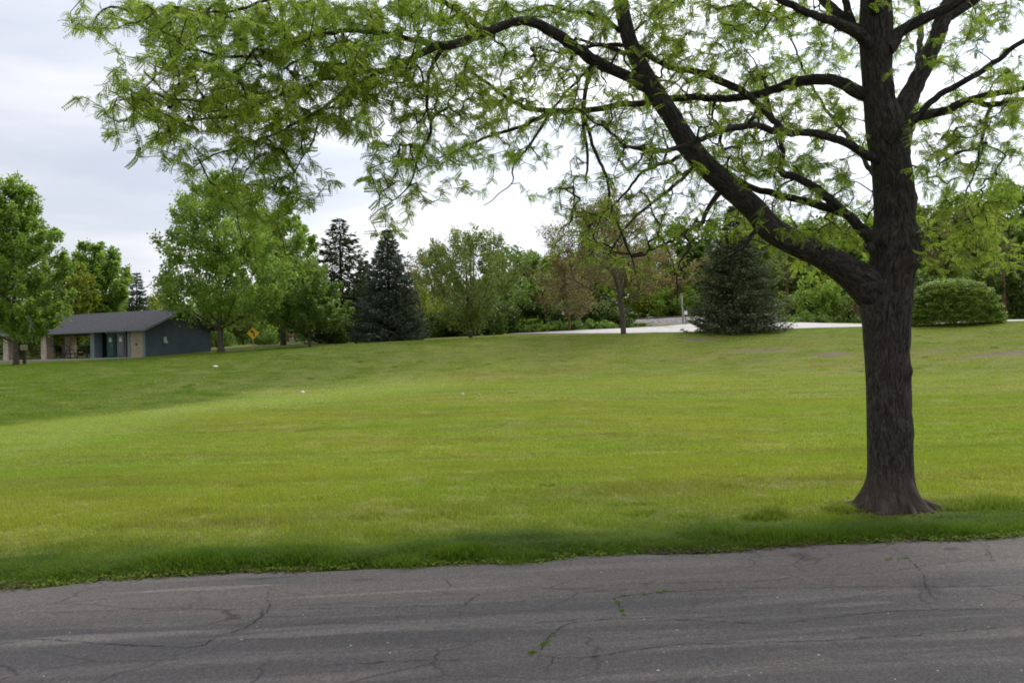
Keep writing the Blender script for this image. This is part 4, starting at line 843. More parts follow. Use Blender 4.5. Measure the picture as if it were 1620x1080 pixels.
def conifer(name, label, px, Y, ytop, wpx, mat, base=.3, lev=34, per=15, spr=16, nl=.34, droop=.25, seed=0, prof=None, ragged=.2, group=None, bark='dark_bark'):
    r, H, Wd = put(name, 'tree', label, px, Y, ytop, wpx, group); rng = np.random.RandomState(seed)
    V, F, tm = conifer_mesh(rng, H, Wd, base, lev, per, spr, nl, droop, prof, ragged)
    link('trunk', tm, M[bark], r); link('crown', mesh_np('crown', V, F), M[mat], r); return r

# --- left side trees
broadleaf('maple_tree', 'tall maple at the left picture edge in front of the picnic shelter', 24, 64, 284, 164, 'maple', 'oval', 2.1, 1.5, .22, seed=1, up=.5, r0=.19)
broadleaf('yellow_tree', 'yellow green tree peeking out between two maples above the shelter roof', 100, 90, 405, 110, 'yellow', 'round', 2.0, .9, .26, seed=2)
broadleaf('maple_tree', 'round dense maple standing behind the shelter roof', 152, 98, 381, 100, 'maple', 'round', 2.0, 1.5, .27, seed=3)
conifer('spruce_tree', 'small grey spruce behind the right part of the shelter roof', 218, 105, 428, 62, 'blue', .3, 26, 12, 12, .42, seed=4)
broadleaf('maple_tree', 'biggest maple, with forked trunk just right of the shelter', 350, 71, 280, 208, 'maple', 'oval', 2.5, 1.7, .22, seed=5, up=.6, r0=.26, multi=1)
broadleaf('maple_tree', 'tall maple partly hidden behind the biggest maple', 448, 84, 316, 124, 'maple', 'oval', 2.2, 1.4, .24, seed=6, r0=.24)
broadleaf('young_maple_tree', 'low bright maple with thin trunk in front of the dark spruces', 490, 76, 408, 122, 'maple2', 'oval', 1.5, 1.4, .20, seed=7, r0=.10, up=.45)
conifer('spruce_tree', 'ragged dark green spruce left of the blue spruce', 542, 86, 343, 108, 'spruce', .2, 34, 15, 15, .42, .34, seed=8, ragged=.45, prof='ragged')
conifer('spruce_tree', 'shorter dark spruce wedged between the ragged one and the blue spruce', 578, 90, 408, 70, 'spruce', .2, 26, 13, 14, .42, .3, seed=81, ragged=.3)
conifer('blue_spruce_tree', 'neat conical blue grey spruce left of the middle', 617, 77, 360, 110, 'blue', .1, 46, 18, 22, .28, .26, seed=9, ragged=.22, prof='spruce')
# --- middle
broadleaf('round_tree', 'rounded olive tree with several stems in the middle of the crest', 745, 75, 366, 165, 'olive', 'vase', 1.0, 1.5, .17, seed=12, multi=4, r0=.17, cr=.75, up=.7)
# budding tree with visible branches
def branchy(name, label, px, Y, ytop, wpx, seed, leafmat, nleaf, leaf, bark, levels=5, r0=.22, base=2.0, up0=.35, group=None):
    r, H, Wd = put(name, 'tree', label, px, Y, ytop, wpx, group); rng = np.random.RandomState(seed)
    V, F = [], []; off_ = [0]; tips = []
    def seg(p, d, ln, rad, lev):
        m = 5; P = [p]; dd = d.copy()
        for _ in range(m):
            dd = unit((dd + rng.randn(3) * .10 + np.array((0, 0, .035)))[None])[0]; P.append(P[-1] + dd * ln / m)
        P = np.array(P); R = np.linspace(rad, rad * .55, m + 1); v, f = tube_np(P, R, 6 if lev < 2 else 4, off_[0]); V.append(v); F.append(f); off_[0] += len(v)
        if lev >= 2: tips.extend([P[2], P[4], P[-1]])
        if lev >= levels: return
        k_ = rng.randint(3, 5) if lev else 13
        for q in range(k_):
            f_ = .25 + .75 * (q + rng.rand()) / k_ if lev else base / ln + (1 - base / ln) * q / k_
            x = min(f_, .99) * m; i_ = int(x); p0 = P[i_] + (P[min(i_ + 1, m)] - P[i_]) * (x - i_); a = q * 2.4 + rng.rand()
            perp = unit(np.cross(dd, rng.randn(3))[None])[0] if lev else np.array((math.cos(a), math.sin(a), 0))
            nd = unit((dd * (.75 if lev else up0 + .55 * f_) + perp * .75)[None])[0]
            seg(p0, nd, (ln * .62 if lev else Wd * .46 * (1.1 - .6 * f_)) * (.75 + .4 * rng.rand()), max(.013, rad * (.52 if lev else .38)), lev + 1)
    seg(np.array((0, 0, -.2)), np.array((0, 0, 1.0)), H * .82, r0, 0)
    link('trunk', mesh_np('trunk', np.concatenate(V), np.concatenate(F), True), M[bark], r)
    tips = np.array(tips); c = tips[rng.randint(len(tips), size=nleaf)]; P = c + rng.randn(nleaf, 3) * .22
    v, f = place_leaves(P, rng.randn(nleaf, 3), leaf * (.6 + .8 * rng.rand(nleaf)), rng, LEAF_T, .8); link('crown', mesh_np('crown', v, f), M[leafmat], r); return r
branchy('budding_tree', 'nearly bare tree with tan buds standing alone on the crest of the bank', 987, 72, 312, 205, 31, 'tan', 26000, .13, 'far_bark', 5, .23, 1.9)
branchy('budding_tree', 'smaller tan budding tree just left of the lone bare tree', 902, 84, 395, 95, 33, 'tan', 5000, .15, 'red_bark', 4, .12, 1.6)
conifer('big_spruce_tree', 'broad dark spruce with skirt to the ground on the right half of the crest', 1166, 71, 322, 144, 'fir', .1, 46, 20, 26, .28, .28, seed=14, ragged=.28, prof='spruce')
# big rounded shrub
def shrub(label, px, Y, ytop, wpx, seed):
    r, H, Wd = put('rounded_shrub', 'shrub', label, px, Y, ytop, wpx); rng = np.random.RandomState(seed); n = 60000
    a = rng.rand(n) * 6.283; u = rng.rand(n); t = np.arcsin(np.clip(u, 0, 1)) / (math.pi / 2); el = t * math.pi / 2
    rr = (1 + .09 * (vnoise(a / 6.283 * 64, el * 26) - .5) * 2) * (1 - .22 * rng.rand(n) ** 2); rr *= 1 + .03 * np.sin(el * 26 + vnoise(a / 6.283 * 16, el * 3) * 9)
    ce = np.cos(el) ** .88
    P = np.stack([np.cos(a) * ce * rr * Wd / 2, np.sin(a) * ce * rr * Wd / 2 * .8, np.sin(el) ** .9 * rr * H * .97 + .03], -1)
    D = np.stack([np.cos(a), np.sin(a), .25 + 0 * a], -1) + rng.randn(n, 3) * .45
    V, F = place_leaves(P, D, .13 * (.7 + .6 * rng.rand(n)), rng, LEAF_T, .35); link('crown', mesh_np('crown', V, F), M['shrub'], r)
    b = MB()
    for k_ in range(14):
        a = rng.rand() * 6.28; rad = .3 + Wd * .28 * rng.rand(); b.tube([(0, 0, -.2), (math.cos(a) * rad * .5, math.sin(a) * rad * .5, H * .35), (math.cos(a) * rad, math.sin(a) * rad, H * .75)], [.05, .035, .012], 5)
    b.build('stem', M['far_bark'], r)
shrub('large clipped dome shaped shrub on the crest right of the locust trunk', 1508, 67, 443, 148, 41)

# --- treeline behind: prototypes of bush and tree, then copies
def bush_proto(seed, H, Wd, mat, name, label, leaf=.24, prof='dome', dens=1.0, group=None, base=.1, nlf=120, bark='far_bark', multi=3, r0=.1):
    rng = np.random.RandomState(seed); r = empty(name, (0, 0, 0)); tag(r, label, 'bush' if 'bush' in name else 'tree', group)
    cr = .55 + Wd * .05; V, F, C = crown_mesh(rng, H, Wd, base, prof, int(dens * 2.0 * Wd * (H - base) / (cr * cr) * .62), nlf, leaf, cr, .5, .42, .35)
    link('trunk', trunk_mesh(rng, H, max(base, .3), r0, C, 22, 0, multi, .8), M[bark], r); link('crown', mesh_np('crown', V, F), M[mat], r); r['H'] = H; r['W'] = Wd; return r
GB, GT = 'bushes of the thicket behind the crest', 'trees of the woodland edge behind the park road'
protos = dict(
    b_dark=(bush_proto(51, 4.0, 6.0, 'dark', 'wild_bush', '', .26, group=GB), GB), b_mid=(bush_proto(52, 4.0, 6.0, 'mid', 'wild_bush', '', .26, group=GB), GB),
    b_fresh=(bush_proto(53, 3.0, 5.0, 'fresh', 'wild_bush', '', .24, group=GB), GB), b_yel=(bush_proto(54, 3.0, 4.0, 'yellow', 'wild_bush', '', .22, group=GB, dens=.7), GB),
    t_mid=(bush_proto(55, 10, 7.5, 'mid', 'woodland_tree', '', .32, 'round', 1.0, GT, 1.2, r0=.2, multi=1), GT), t_fresh=(bush_proto(56, 10, 7.5, 'fresh', 'woodland_tree', '', .32, 'vase', 1.0, GT, 1.2, r0=.2, multi=2), GT),
    t_dark=(bush_proto(57, 10, 7.0, 'dark', 'woodland_tree', '', .32, 'oval', 1.0, GT, 1.2, r0=.22, multi=1, bark='dark_bark'), GT), t_olive=(bush_proto(58, 10, 7.0, 'olive', 'woodland_tree', '', .30, 'vase', .7, GT, 1.6, r0=.22, multi=2), GT),
    t_tan=(bush_proto(59, 10, 7.0, 'tan', 'woodland_tree', '', .24, 'vase', .30, GT, 2.0, r0=.2, multi=3, bark='red_bark'), GT))
used = set(); rt = np.random.RandomState(77)
def plant(kind, px, Y, ytop, wpx, label):
    o, grp = protos[kind]; q = unproj(px, 540, Y); z = gz(q[0], Y) - .05; H = unproj(px, ytop, Y)[2] - z; Wd = wpx * Y / FPX
    sc_ = (Wd / o['W'], Wd / o['W'], H / o['H']); rz = rt.rand() * 6.28
    if kind not in used:
        used.add(kind); first[kind] = (o, (q[0], Y, z), rz, sc_, label)
    else: copy_tree(o, (q[0], Y, z), rz, sc_, label)
first = {}
BG = [
 # left: behind and beside shelter
 ('b_dark', 8, 92, 470, 110, 'dark thicket seen through the left end of the open shelter'), ('b_dark', 112, 100, 505, 110, 'dark green thicket seen through the shelter between its stone columns'),
 ('b_mid', 60, 104, 490, 90, 'mid green thicket behind the stone columns of the shelter'),
 ('b_yel', 262, 112, 468, 60, 'pale yellow bush just over the roof end of the shelter'), ('b_mid', 300, 105, 492, 70, 'green bush behind the gable wall of the shelter'),
 ('b_mid', 342, 100, 500, 60, 'low green bush behind the biggest maple'), ('t_olive', 385, 112, 470, 90, 'thin olive tree behind the yellow road sign'), ('b_fresh', 400, 118, 500, 90, 'bright bush behind the yellow road sign'),
 ('b_mid', 450, 125, 490, 110, 'green thicket behind the standing person'), ('b_dark', 500, 98, 480, 80, 'dark thicket behind the low bright maple'), ('b_dark', 545, 82, 502, 70, 'low dark bush at the foot of the ragged spruce'),
 ('b_mid', 420, 96, 524, 40, 'small low shrub right of the yellow road sign'),
 # between blue spruce and round tree
 ('t_tan', 668, 108, 405, 90, 'brownish thin tree right behind the blue spruce'), ('b_mid', 682, 92, 480, 80, 'green bush right of the blue spruce'), ('t_olive', 690, 115, 398, 70, 'tall olive tree left of the round tree'),
 ('b_yel', 676, 88, 455, 60, 'yellowish bush between the blue spruce and the round tree'), ('b_dark', 712, 86, 488, 90, 'dark bush at the left foot of the round tree'), ('b_dark', 775, 86, 470, 110, 'dark bush at the right foot of the round tree'),
 # centre wood
 ('t_mid', 815, 112, 398, 130, 'mid green woodland tree right of the round tree'), ('t_fresh', 862, 118, 405, 130, 'fresh green woodland tree over the middle thicket'), ('b_mid', 830, 92, 445, 110, 'rounded green bush in the middle thicket'),
 ('b_dark', 862, 91, 470, 110, 'deep green bush under the middle thicket'), ('b_fresh', 842, 89, 503, 60, 'low bright bush at the foot of the middle thicket'), ('b_dark', 925, 92, 472, 120, 'dark bush behind the smaller budding tree'),
 ('t_fresh', 930, 120, 392, 120, 'fresh green woodland tree behind the two budding trees'), ('b_dark', 968, 92, 482, 90, 'dark bush left of the trunk of the lone bare tree'), ('t_olive', 1010, 125, 385, 110, 'olive woodland tree behind the lone bare tree'),
 ('b_fresh', 900, 90, 512, 40, 'tiny bright bush beside the white marker post'), ('b_mid', 805, 88, 508, 60, 'low green bush beside the start of the pale road'),
 # behind rail
 ('b_yel', 1020, 118, 455, 90, 'yellow green bush beyond the railway'), ('b_fresh', 1050, 116, 462, 100, 'bright green bush beyond the railway left of the lamp pole'), ('b_fresh', 1100, 118, 460, 100, 'bright green bush beyond the railway right of the lamp pole'),
 ('t_tan', 1062, 118, 392, 120, 'tan budding woodland tree beyond the railway'), ('t_mid', 1105, 128, 350, 130, 'mid green woodland tree left of the broad dark spruce'), ('b_fresh', 1012, 96, 510, 40, 'small bright bush in front of the railway bank'),
 ('b_mid', 1052, 94.5, 515, 50, 'small green bush between the railway bank and the pale road'),
 # right
 ('t_fresh', 1215, 135, 340, 150, 'fresh green woodland tree right behind the broad dark spruce'), ('t_olive', 1268, 118, 372, 110, 'olive woodland tree under the big locust limb'), ('b_mid', 1262, 96, 465, 80, 'mid green bush right of the side road'),
 ('b_fresh', 1300, 92, 440, 90, 'bright bush under the big locust limb'), ('b_dark', 1335, 96, 448, 110, 'dark bush left of the locust trunk'), ('t_mid', 1320, 120, 350, 150, 'mid green woodland tree left of the locust trunk'),
 ('t_fresh', 1390, 122, 345, 140, 'fresh green woodland tree directly behind the locust trunk'), ('b_mid', 1400, 92, 455, 110, 'mid green bush behind the locust trunk'),
 ('t_fresh', 1455, 108, 335, 140, 'fresh green woodland tree left above the dome shrub'), ('t_olive', 1500, 102, 322, 140, 'olive woodland tree above the dome shrub'), ('t_tan', 1535, 98, 330, 120, 'tan budding woodland tree above the dome shrub'),
 ('t_mid', 1560, 112, 305, 150, 'tallest green woodland tree behind the tan one near the right edge'), ('t_mid', 1600, 104, 300, 150, 'mid green woodland tree at the right picture edge'), ('b_dark', 1592, 88, 405, 100, 'dark bush right of the dome shrub'),
 ('b_dark', 1460, 90, 430, 120, 'dark bush left behind the dome shrub'), ('b_mid', 1545, 92, 415, 110, 'mid green bush behind the dome shrub'), ('t_fresh', 1660, 98, 330, 150, 'fresh green woodland tree just past the right picture edge'),
 ('b_mid', 1650, 88, 420, 120, 'green bush just past the right picture edge'), ('t_dark', 1735, 108, 330, 140, 'dark woodland tree well past the right picture edge'), ('t_mid', 1800, 100, 320, 150, 'mid green woodland tree well past the right picture edge'), ('t_mid', -120, 95, 350, 150, 'mid green tree well past the left picture edge'), ('t_fresh', -210, 90, 360, 150, 'fresh green tree well past the left picture edge'), ('b_mid', -70, 88, 480, 120, 'green bush just past the left picture edge'),
 ('t_olive', -40, 85, 330, 140, 'olive tree just past the left picture edge'),
]
for e in BG: plant(*e)
for k_, (o, loc, rz, sc_, lab) in first.items():
    o.location = loc; o.rotation_euler = (0, 0, rz); o.scale = sc_; o['label'] = lab
for k_, (o, g) in protos.items():
    for q in [o] + [x for x in bpy.data.objects if x.parent is None and x.name.startswith(o.name.split('.')[0])]:
        for pk in ('H', 'W'):
            if pk in q: del q[pk]
# distant wood closing the horizon
rng = np.random.RandomState(90); Vs, Fs, o_ = [], [], 0
for q in range(400):
    a = -1.5 + 3.0 * (q + rng.rand()) / 400; Y = 150 + 60 * rng.rand(); X = a * Y; H = 6.5 + 3 * vnoise(a * 9 + 4, 0) + 2 * rng.rand(); Wd = 8 + 5 * rng.rand()
    if a > .1: H += 4
    if a < -.6: H += 3
    V, F, C = crown_mesh(rng, H, Wd, .2, 'dome', 22, 34, .75, 1.5, .5, .4, .3); V += np.array((X, Y, gz(X, Y))); Vs.append(V); Fs.append(F + o_); o_ += len(V)
tag(link('distant_wood', mesh_np('distant_wood', np.concatenate(Vs), np.concatenate(Fs)), M['mid']), 'distant belt of woodland closing the view behind everything', 'wood', kind='stuff')
# low undergrowth strip along the back thicket
Vs, Fs, o_ = [], [], 0
for q in range(230):
    px = 640 + 330 * rng.rand(); 
    if q > 150: px = 1240 + 400 * rng.rand()
    Y = 85.5 + 4 * rng.rand(); p = unproj(px, 530, Y); H = .35 + .6 * rng.rand(); V, F, C = crown_mesh(rng, H, H * 2.2, 0, 'mound', 5, 26, .2, .35, .5, .4, .3); V += np.array((p[0], Y, gz(p[0], Y))); Vs.append(V); Fs.append(F + o_); o_ += len(V)
tag(link('undergrowth', mesh_np('undergrowth', np.concatenate(Vs), np.concatenate(Fs)), M['mid']), 'low weedy undergrowth along the foot of the thicket', 'undergrowth', kind='stuff')
# lone stems in the right woodland
for (px, Y, yt, lab) in [(1247, 95, 400, 'slender reddish trunk right of the broad dark spruce'), (1356, 88, 470, 'short thick trunk just left of the locust trunk'), (1590, 86, 350, 'slender bare trunk near the right picture edge')]:
    r, H, Wd = put('bare_stem_tree', 'tree', lab, px, Y, yt, 40); rng = np.random.RandomState(px); rr = .22 if px != 1356 else .36
    V, F, C = crown_mesh(rng, H * 1.1, 3.5, H * .6, 'round', 16, 34, .24, .5); link('trunk', trunk_mesh(rng, H, H * .5, rr, C, 12), M['red_bark'], r); link('crown', mesh_np('crown', V, F), M['olive'], r)

# ------------------------------------------------------------------ picnic shelter
PADZ = 1.52
SO = np.array((-29.7, 72.0)); ang = math.atan2(.436, -.9)     # local +x runs along the long side to the left, local +y to the back
shel = empty('picnic_shelter', (SO[0], SO[1], PADZ), 0); tag(shel, 'low picnic shelter with dark gable roof, stone columns and blue grey end wall', 'building')
ex_, ey_ = np.array((-.9, .436)), np.array((.436, .9))
shel.matrix_world = Matrix(((ex_[0], ey_[0], 0, SO[0]), (ex_[1], ey_[1], 0, SO[1]), (0, 0, 1, PADZ), (0, 0, 0, 1)))
# (left-handed basis is avoided by flipping the x axis into a rotation)
rzs = math.atan2(-ex_[1], -ex_[0]); shel.matrix_world = Matrix.Translation((SO[0], SO[1], PADZ)) @ Matrix.Rotation(rzs, 4, 'Z')
# in local space: x = -s (s metres to the left), y = w metres to the back
LN, WD, EH, RH = 19.0, 7.0, 2.42, 3.86
def siding(name, col, vscale=5.0):
    m, t, b = new_mat(name); g = N(t, 'ShaderNodeTexCoord'); sp = N(t, 'ShaderNodeSeparateXYZ'); L(t, g.outputs['Object'], sp.inputs[0])
    w = math_node(t, 'FRACT', math_node(t, 'MULTIPLY', sp.outputs[2], vscale)); n = N(t, 'ShaderNodeTexNoise'); n.inputs['Scale'].default_value = 1.5; n.inputs['Detail'].default_value = 5; L(t, g.outputs['Object'], n.inputs['Vector'])
    c = mix(t, 1.0, col, ramp(t, n.outputs[0], [(0.3, .85), (.7, 1.12)]), 'MULTIPLY'); L(t, c, b.inputs['Base Color']); b.inputs['Roughness'].default_value = .75
    bp = N(t, 'ShaderNodeBump'); bp.inputs['Strength'].default_value = .6; bp.inputs['Distance'].default_value = .03; L(t, w, bp.inputs['Height']); L(t, bp.outputs[0], b.inputs['Normal']); return m
def stone_mat():
    m, t, b = new_mat('tan_stone'); g = N(t, 'ShaderNodeTexCoord'); br = N(t, 'ShaderNodeTexVoronoi'); mp = N(t, 'ShaderNodeMapping'); mp.inputs['Scale'].default_value = (3, 3, 6.5); L(t, g.outputs['Object'], mp.inputs[0]); L(t, mp.outputs[0], br.inputs['Vector']); br.inputs['Scale'].default_value = 1.0
    c = ramp(t, br.outputs['Color'], [(0.1, (.50, .38, .28)), (.5, (.66, .54, .42)), (.9, (.74, .64, .54))])
    v2 = N(t, 'ShaderNodeTexVoronoi', feature='DISTANCE_TO_EDGE'); L(t, mp.outputs[0], v2.inputs['Vector']); v2.inputs['Scale'].default_value = 1.0
    e = ramp(t, v2.outputs['Distance'], [(0.02, 0.0), (.09, 1.0)]); c = mix(t, e, (.45, .38, .31), c); L(t, c, b.inputs['Base Color']); b.inputs['Roughness'].default_value = .9
    bp = N(t, 'ShaderNodeBump'); bp.inputs['Distance'].default_value = .03; L(t, e, bp.inputs['Height']); L(t, bp.outputs[0], b.inputs['Normal']); return m
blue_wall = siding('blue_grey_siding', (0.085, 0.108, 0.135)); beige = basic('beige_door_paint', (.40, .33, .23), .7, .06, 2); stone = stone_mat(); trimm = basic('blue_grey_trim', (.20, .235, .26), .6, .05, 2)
shingle = basic('dark_shingle', (.050, .049, .056), .9, .22, 5, bump=.8, bscale=14); soffit = basic('tan_wood_beam', (.34, .25, .18), .8, .1, 3); concrete = basic('pale_concrete', (.42, .39, .35), .9, .08, 2)
RX0, RX1, OV = .55, -LN - .5, .6
b = MB(); sl = (RH - EH) / (WD / 2); ze = EH - OV * sl; th_ = .16
b.v = []; 
def roof_slab(y0, z0, y1, z1):
    b.add([(RX0, y0, z0), (RX1, y0, z0), (RX1, y1, z1), (RX0, y1, z1), (RX0, y0, z0 + th_), (RX1, y0, z0 + th_), (RX1, y1, z1 + th_), (RX0, y1, z1 + th_)], [(0, 1, 2, 3), (4, 7, 6, 5), (0, 4, 5, 1), (1, 5, 6, 2), (2, 6, 7, 3), (3, 7, 4, 0)])
roof_slab(-OV, ze, WD / 2, RH); roof_slab(WD + OV, ze, WD / 2, RH); roof = b.build('roof', shingle, shel)
b = MB(); 
b.box(((RX0 + RX1) / 2, -OV - .03, ze + .07), (RX0 - RX1 + .08, .05, .2)); b.box(((RX0 + RX1) / 2, WD + OV + .03, ze + .07), (RX0 - RX1 + .08, .05, .2))
for sgn, y0 in ((1, -OV), (-1, WD + OV)):
    for xx in (RX0 + .025, RX1 - .025):
        p = [(y0, ze - .04), (WD / 2, RH - .04), (WD / 2, RH + th_ + .02), (y0, ze + th_ + .02)]
        b.add([(xx - .025, q[0], q[1]) for q in p] + [(xx + .025, q[0], q[1]) for q in p], [(0, 1, 2, 3), (7, 6, 5, 4), (0, 4, 5, 1), (1, 5, 6, 2), (2, 6, 7, 3), (3, 7, 4, 0)])
b.build('fascia', trimm, roof)
def gable(x0, x1):
    b = MB(); p = [(0, -.6), (WD, -.6), (WD, EH - .03), (WD / 2, RH - .03), (0, EH - .03)]
    n = 5; b.add([(x0, q[0], q[1]) for q in p] + [(x1, q[0], q[1]) for q in p], [tuple(range(n)), tuple(range(2 * n - 1, n - 1, -1))] + [(i, n + i, n + (i + 1) % n, (i + 1) % n) for i in range(n)]); return b
gw = gable(0, -.18).build('end_wall', blue_wall, shel)
b = MB(); b.box((.05, 1.85, 1.38), (.1, .28, .5), bev=.02); b.box((.05, 2.05, 1.2), (.08, .12, .2), bev=.01); b.build('meter_box', basic('pale_grey_box', (.5, .52, .54), .5, .05), gw)
b = MB(); 
for c_, d_ in (((-.28, .0, 1.05), (.26, .14, 2.7)), ((-2.0, .0, 1.05), (.3, .14, 2.7)), ((-6.3, .3, 1.05), (.5, .8, 2.7))):
    b = MB(); b.box(c_, d_); b.build('wall_pier', trimm, shel)
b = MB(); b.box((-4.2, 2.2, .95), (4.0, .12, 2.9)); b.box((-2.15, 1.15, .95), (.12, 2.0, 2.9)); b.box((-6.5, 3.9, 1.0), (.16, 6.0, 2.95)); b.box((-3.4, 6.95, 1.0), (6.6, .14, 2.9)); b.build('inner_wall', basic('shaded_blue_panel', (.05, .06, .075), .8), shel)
d = MB(); d.box((-.78, .0, 1.05), (.70, .07, 2.5)); d.box((-1.49, .0, 1.05), (.70, .07, 2.5)); dd_ = d.build('double_door', beige, shel)
b = MB(); b.box((-1.08, -.06, 1.05), (.04, .05, .16), bev=.008); b.box((-1.19, -.06, 1.05), (.04, .05, .16), bev=.008); b.build('handle', basic('dark_metal', (.03, .03, .03), .4, metal=.8), dd_)
for (s, w) in [(12.5, .3), (17.6, .3), (12.5, 6.6), (17.6, 6.6)]:
    b = MB(); b.box((-s, w, 1.05), (.72, .72, 2.6), bev=.02); b.build('stone_column', stone, shel)
b = MB(); b.box((-12.7, .1, 2.27), (12.3, .16, .28)); b.box((-12.7, 6.85, 2.27), (12.3, .16, .28))
for s in (8.5, 12.5, 17.6): b.box((-s, 3.5, 2.27), (.16, 6.6, .26))
b.build('beam', soffit, shel)
b = MB(); b.box((-9.4, 3.2, -.08), (19.4, 8.6, .18), bev=.02); b.build('floor_slab', concrete, shel)
def sh(s, w, z=0): v = shel.matrix_world @ Vector((-s, w, z)); return v
# portable toilets
def toilet(s, w, col, label, tilt=0):
    p = sh(s, w, .02); r = empty('portable_toilet', p, rzs + tilt); tag(r, label, 'portable toilet', 'portable toilets in the shelter bay')
    m0 = basic('toilet_shell', col, .45, .05); mg = basic('toilet_trim', (.35, .37, .39), .5, .05)
    b = MB(); b.box((0, .55, 1.05), (1.08, 1.08, 2.0), bev=.05); b.box((0, .55, .06), (1.14, 1.14, .12), bev=.02); b.build('cabin', m0, r)
    d = MB(); d.box((0, -.02, 1.05), (.72, .05, 1.8), bev=.015); d.box((0, -.05, 1.62), (.5, .03, .04)); do = d.build('door', basic('toilet_door', tuple(x * 1.15 for x in col), .4, .05), r)
    b = MB(); b.box((.26, -.07, 1.05), (.07, .05, .16), bev=.01); b.build('handle', mg, do)
    b = MB(); b.box((.0, -.052, 1.5), (.3, .012, .38)); b.build('notice', basic('notice_white', (.72, .74, .74), .6, .03), do)
    b = MB(); n = 9
    for rad, zz_ in ((.60, 0),):
        poly = [(-.58 * math.cos(math.pi * i / n), 2.02 + .30 * math.sin(math.pi * i / n)) for i in range(n + 1)]
        b.prism(poly, -.06, 1.16)
    b.build('domed_roof', basic('toilet_roof', (.30, .32, .31), .5, .05), r)
    b = MB(); b.tube([(-.38, .9, 1.9), (-.38, .9, 2.6)], .05, 8); b.build('vent_pipe', mg, r)
toilet(4.85, .55, (.018, .075, .062), 'dark green portable toilet, the left one beside the shelter wall')
toilet(3.15, .15, (.105, .115, .125), 'grey portable toilet right of the green one')
# picnic tables
def table(p, rz, label):
    r = empty('picnic_table', p, rz); tag(r, label, 'picnic table', 'picnic tables under the shelter')
    wood = wood_m; b = MB()
    for k_ in range(5): b.box((0, -.30 + .15 * k_, .76), (1.85, .14, .045), bev=.008)
    b.build('tabletop', wood, r)
    for s in (-1, 1):
        b = MB(); b.box((0, s * .74, .45), (1.85, .13, .045), bev=.008); b.box((0, s * .61, .45), (1.85, .12, .045), bev=.008); b.build('bench', wood, r)
    for x in (-.7, .7):
        b = MB(); b.tube([(x, -.66, 0), (x, -.3, .73), (x, .3, .73), (x, .66, 0)], .03, 6); b.tube([(x, -.8, .42), (x, .8, .42)], .028, 6); b.build('leg', black_m, r)
wood_m = basic('dark_red_brown_wood', (.11, .055, .04), .7, .15, 5); black_m = basic('black_metal', (.018, .018, .02), .45, .1, metal=.3)
for s, w, a, lab in [(8.4, 1.2, .1, 'picnic table nearest the green toilet under the shelter'), (10.6, 1.6, -.05, 'picnic table just right of the front stone column'), (14.9, 1.4, .05, 'picnic table between the two front stone columns'), (9.5, 4.6, .0, 'picnic table at the back of the shelter')]:
    table(sh(s, w, .02), rzs + a, lab)
b = MB(); 
# curved black grab rails at the slab edge
for s, lab in [(6.1, 'curved black rail right beside the shelter wall pier'), (8.2, 'curved black rail in the middle of three at the slab edge'), (10.0, 'curved black rail nearest the stone column')]:
    p = sh(s, -.75, -.05); b = MB(); pts = [(0, 0, -.1), (0, 0, .55), (-.08, 0, .85), (-.28, 0, 1.12), (-.52, 0, 1.22), (-.7, 0, 1.15)]
    P = spline(np.array(pts, float), .1); b.tube([tuple(q) for q in P], .045, 8); o = b.build('curved_rail', black_m, None, True, p); o.rotation_euler = (0, 0, rzs); tag(o, lab, 'rail', 'curved black rails at the shelter slab')
# notice board on dark post left of the shelter
p = unproj(38, 540, 66); z = gz(p[0], 66); r = empty('notice_post', (p[0], 66, z)); tag(r, 'dark wooden post with small beige board at the left edge', 'sign')
b = MB(); b.box((0, 0, 1.2), (.2, .2, 2.9), bev=.02); b.build('post', M['dark_bark'], r); b = MB(); b.box((.05, -.13, 1.28), (.55, .04, .42), bev=.01); b.build('board', basic('beige_board', (.5, .40, .30), .7), r)

# ------------------------------------------------------------------ signs, poles, person, litter
def base_pt(px, Y): q = unproj(px, 540, Y); return (q[0], Y, gz(q[0], Y))
p = base_pt(400.5, 72.5); r = empty('road_sign', p, .15); tag(r, 'yellow diamond warning sign with black bent arrow right of the biggest maple', 'sign')
post = basic('tan_wood_post', (.42, .33, .13), .7); yel = basic('sign_yellow', (.95, .58, .02), .45, .03); blk = basic('sign_black', (.015, .015, .015), .5, .03)
b = MB(); b.box((0, 0.03, .5), (.10, .08, 1.6)); b.build('post', post, r)
b = MB(); hs = .50; zc_ = 1.42; b.prism([(-hs, zc_), (0, zc_ - hs), (hs, zc_), (0, zc_ + hs)], -.03, -.015); pl = b.build('plate', yel, r)
b = MB(); b.prism([(.03, zc_ - .26), (.13, zc_ - .26), (.13, zc_ + .04), (-.02, zc_ + .17), (.03, zc_ + .24), (-.2, zc_ + .24), (-.16, zc_ + .02), (-.09, zc_ + .09), (.03, zc_ - .01)], -.036, -.031); b.build('arrow', blk, pl)
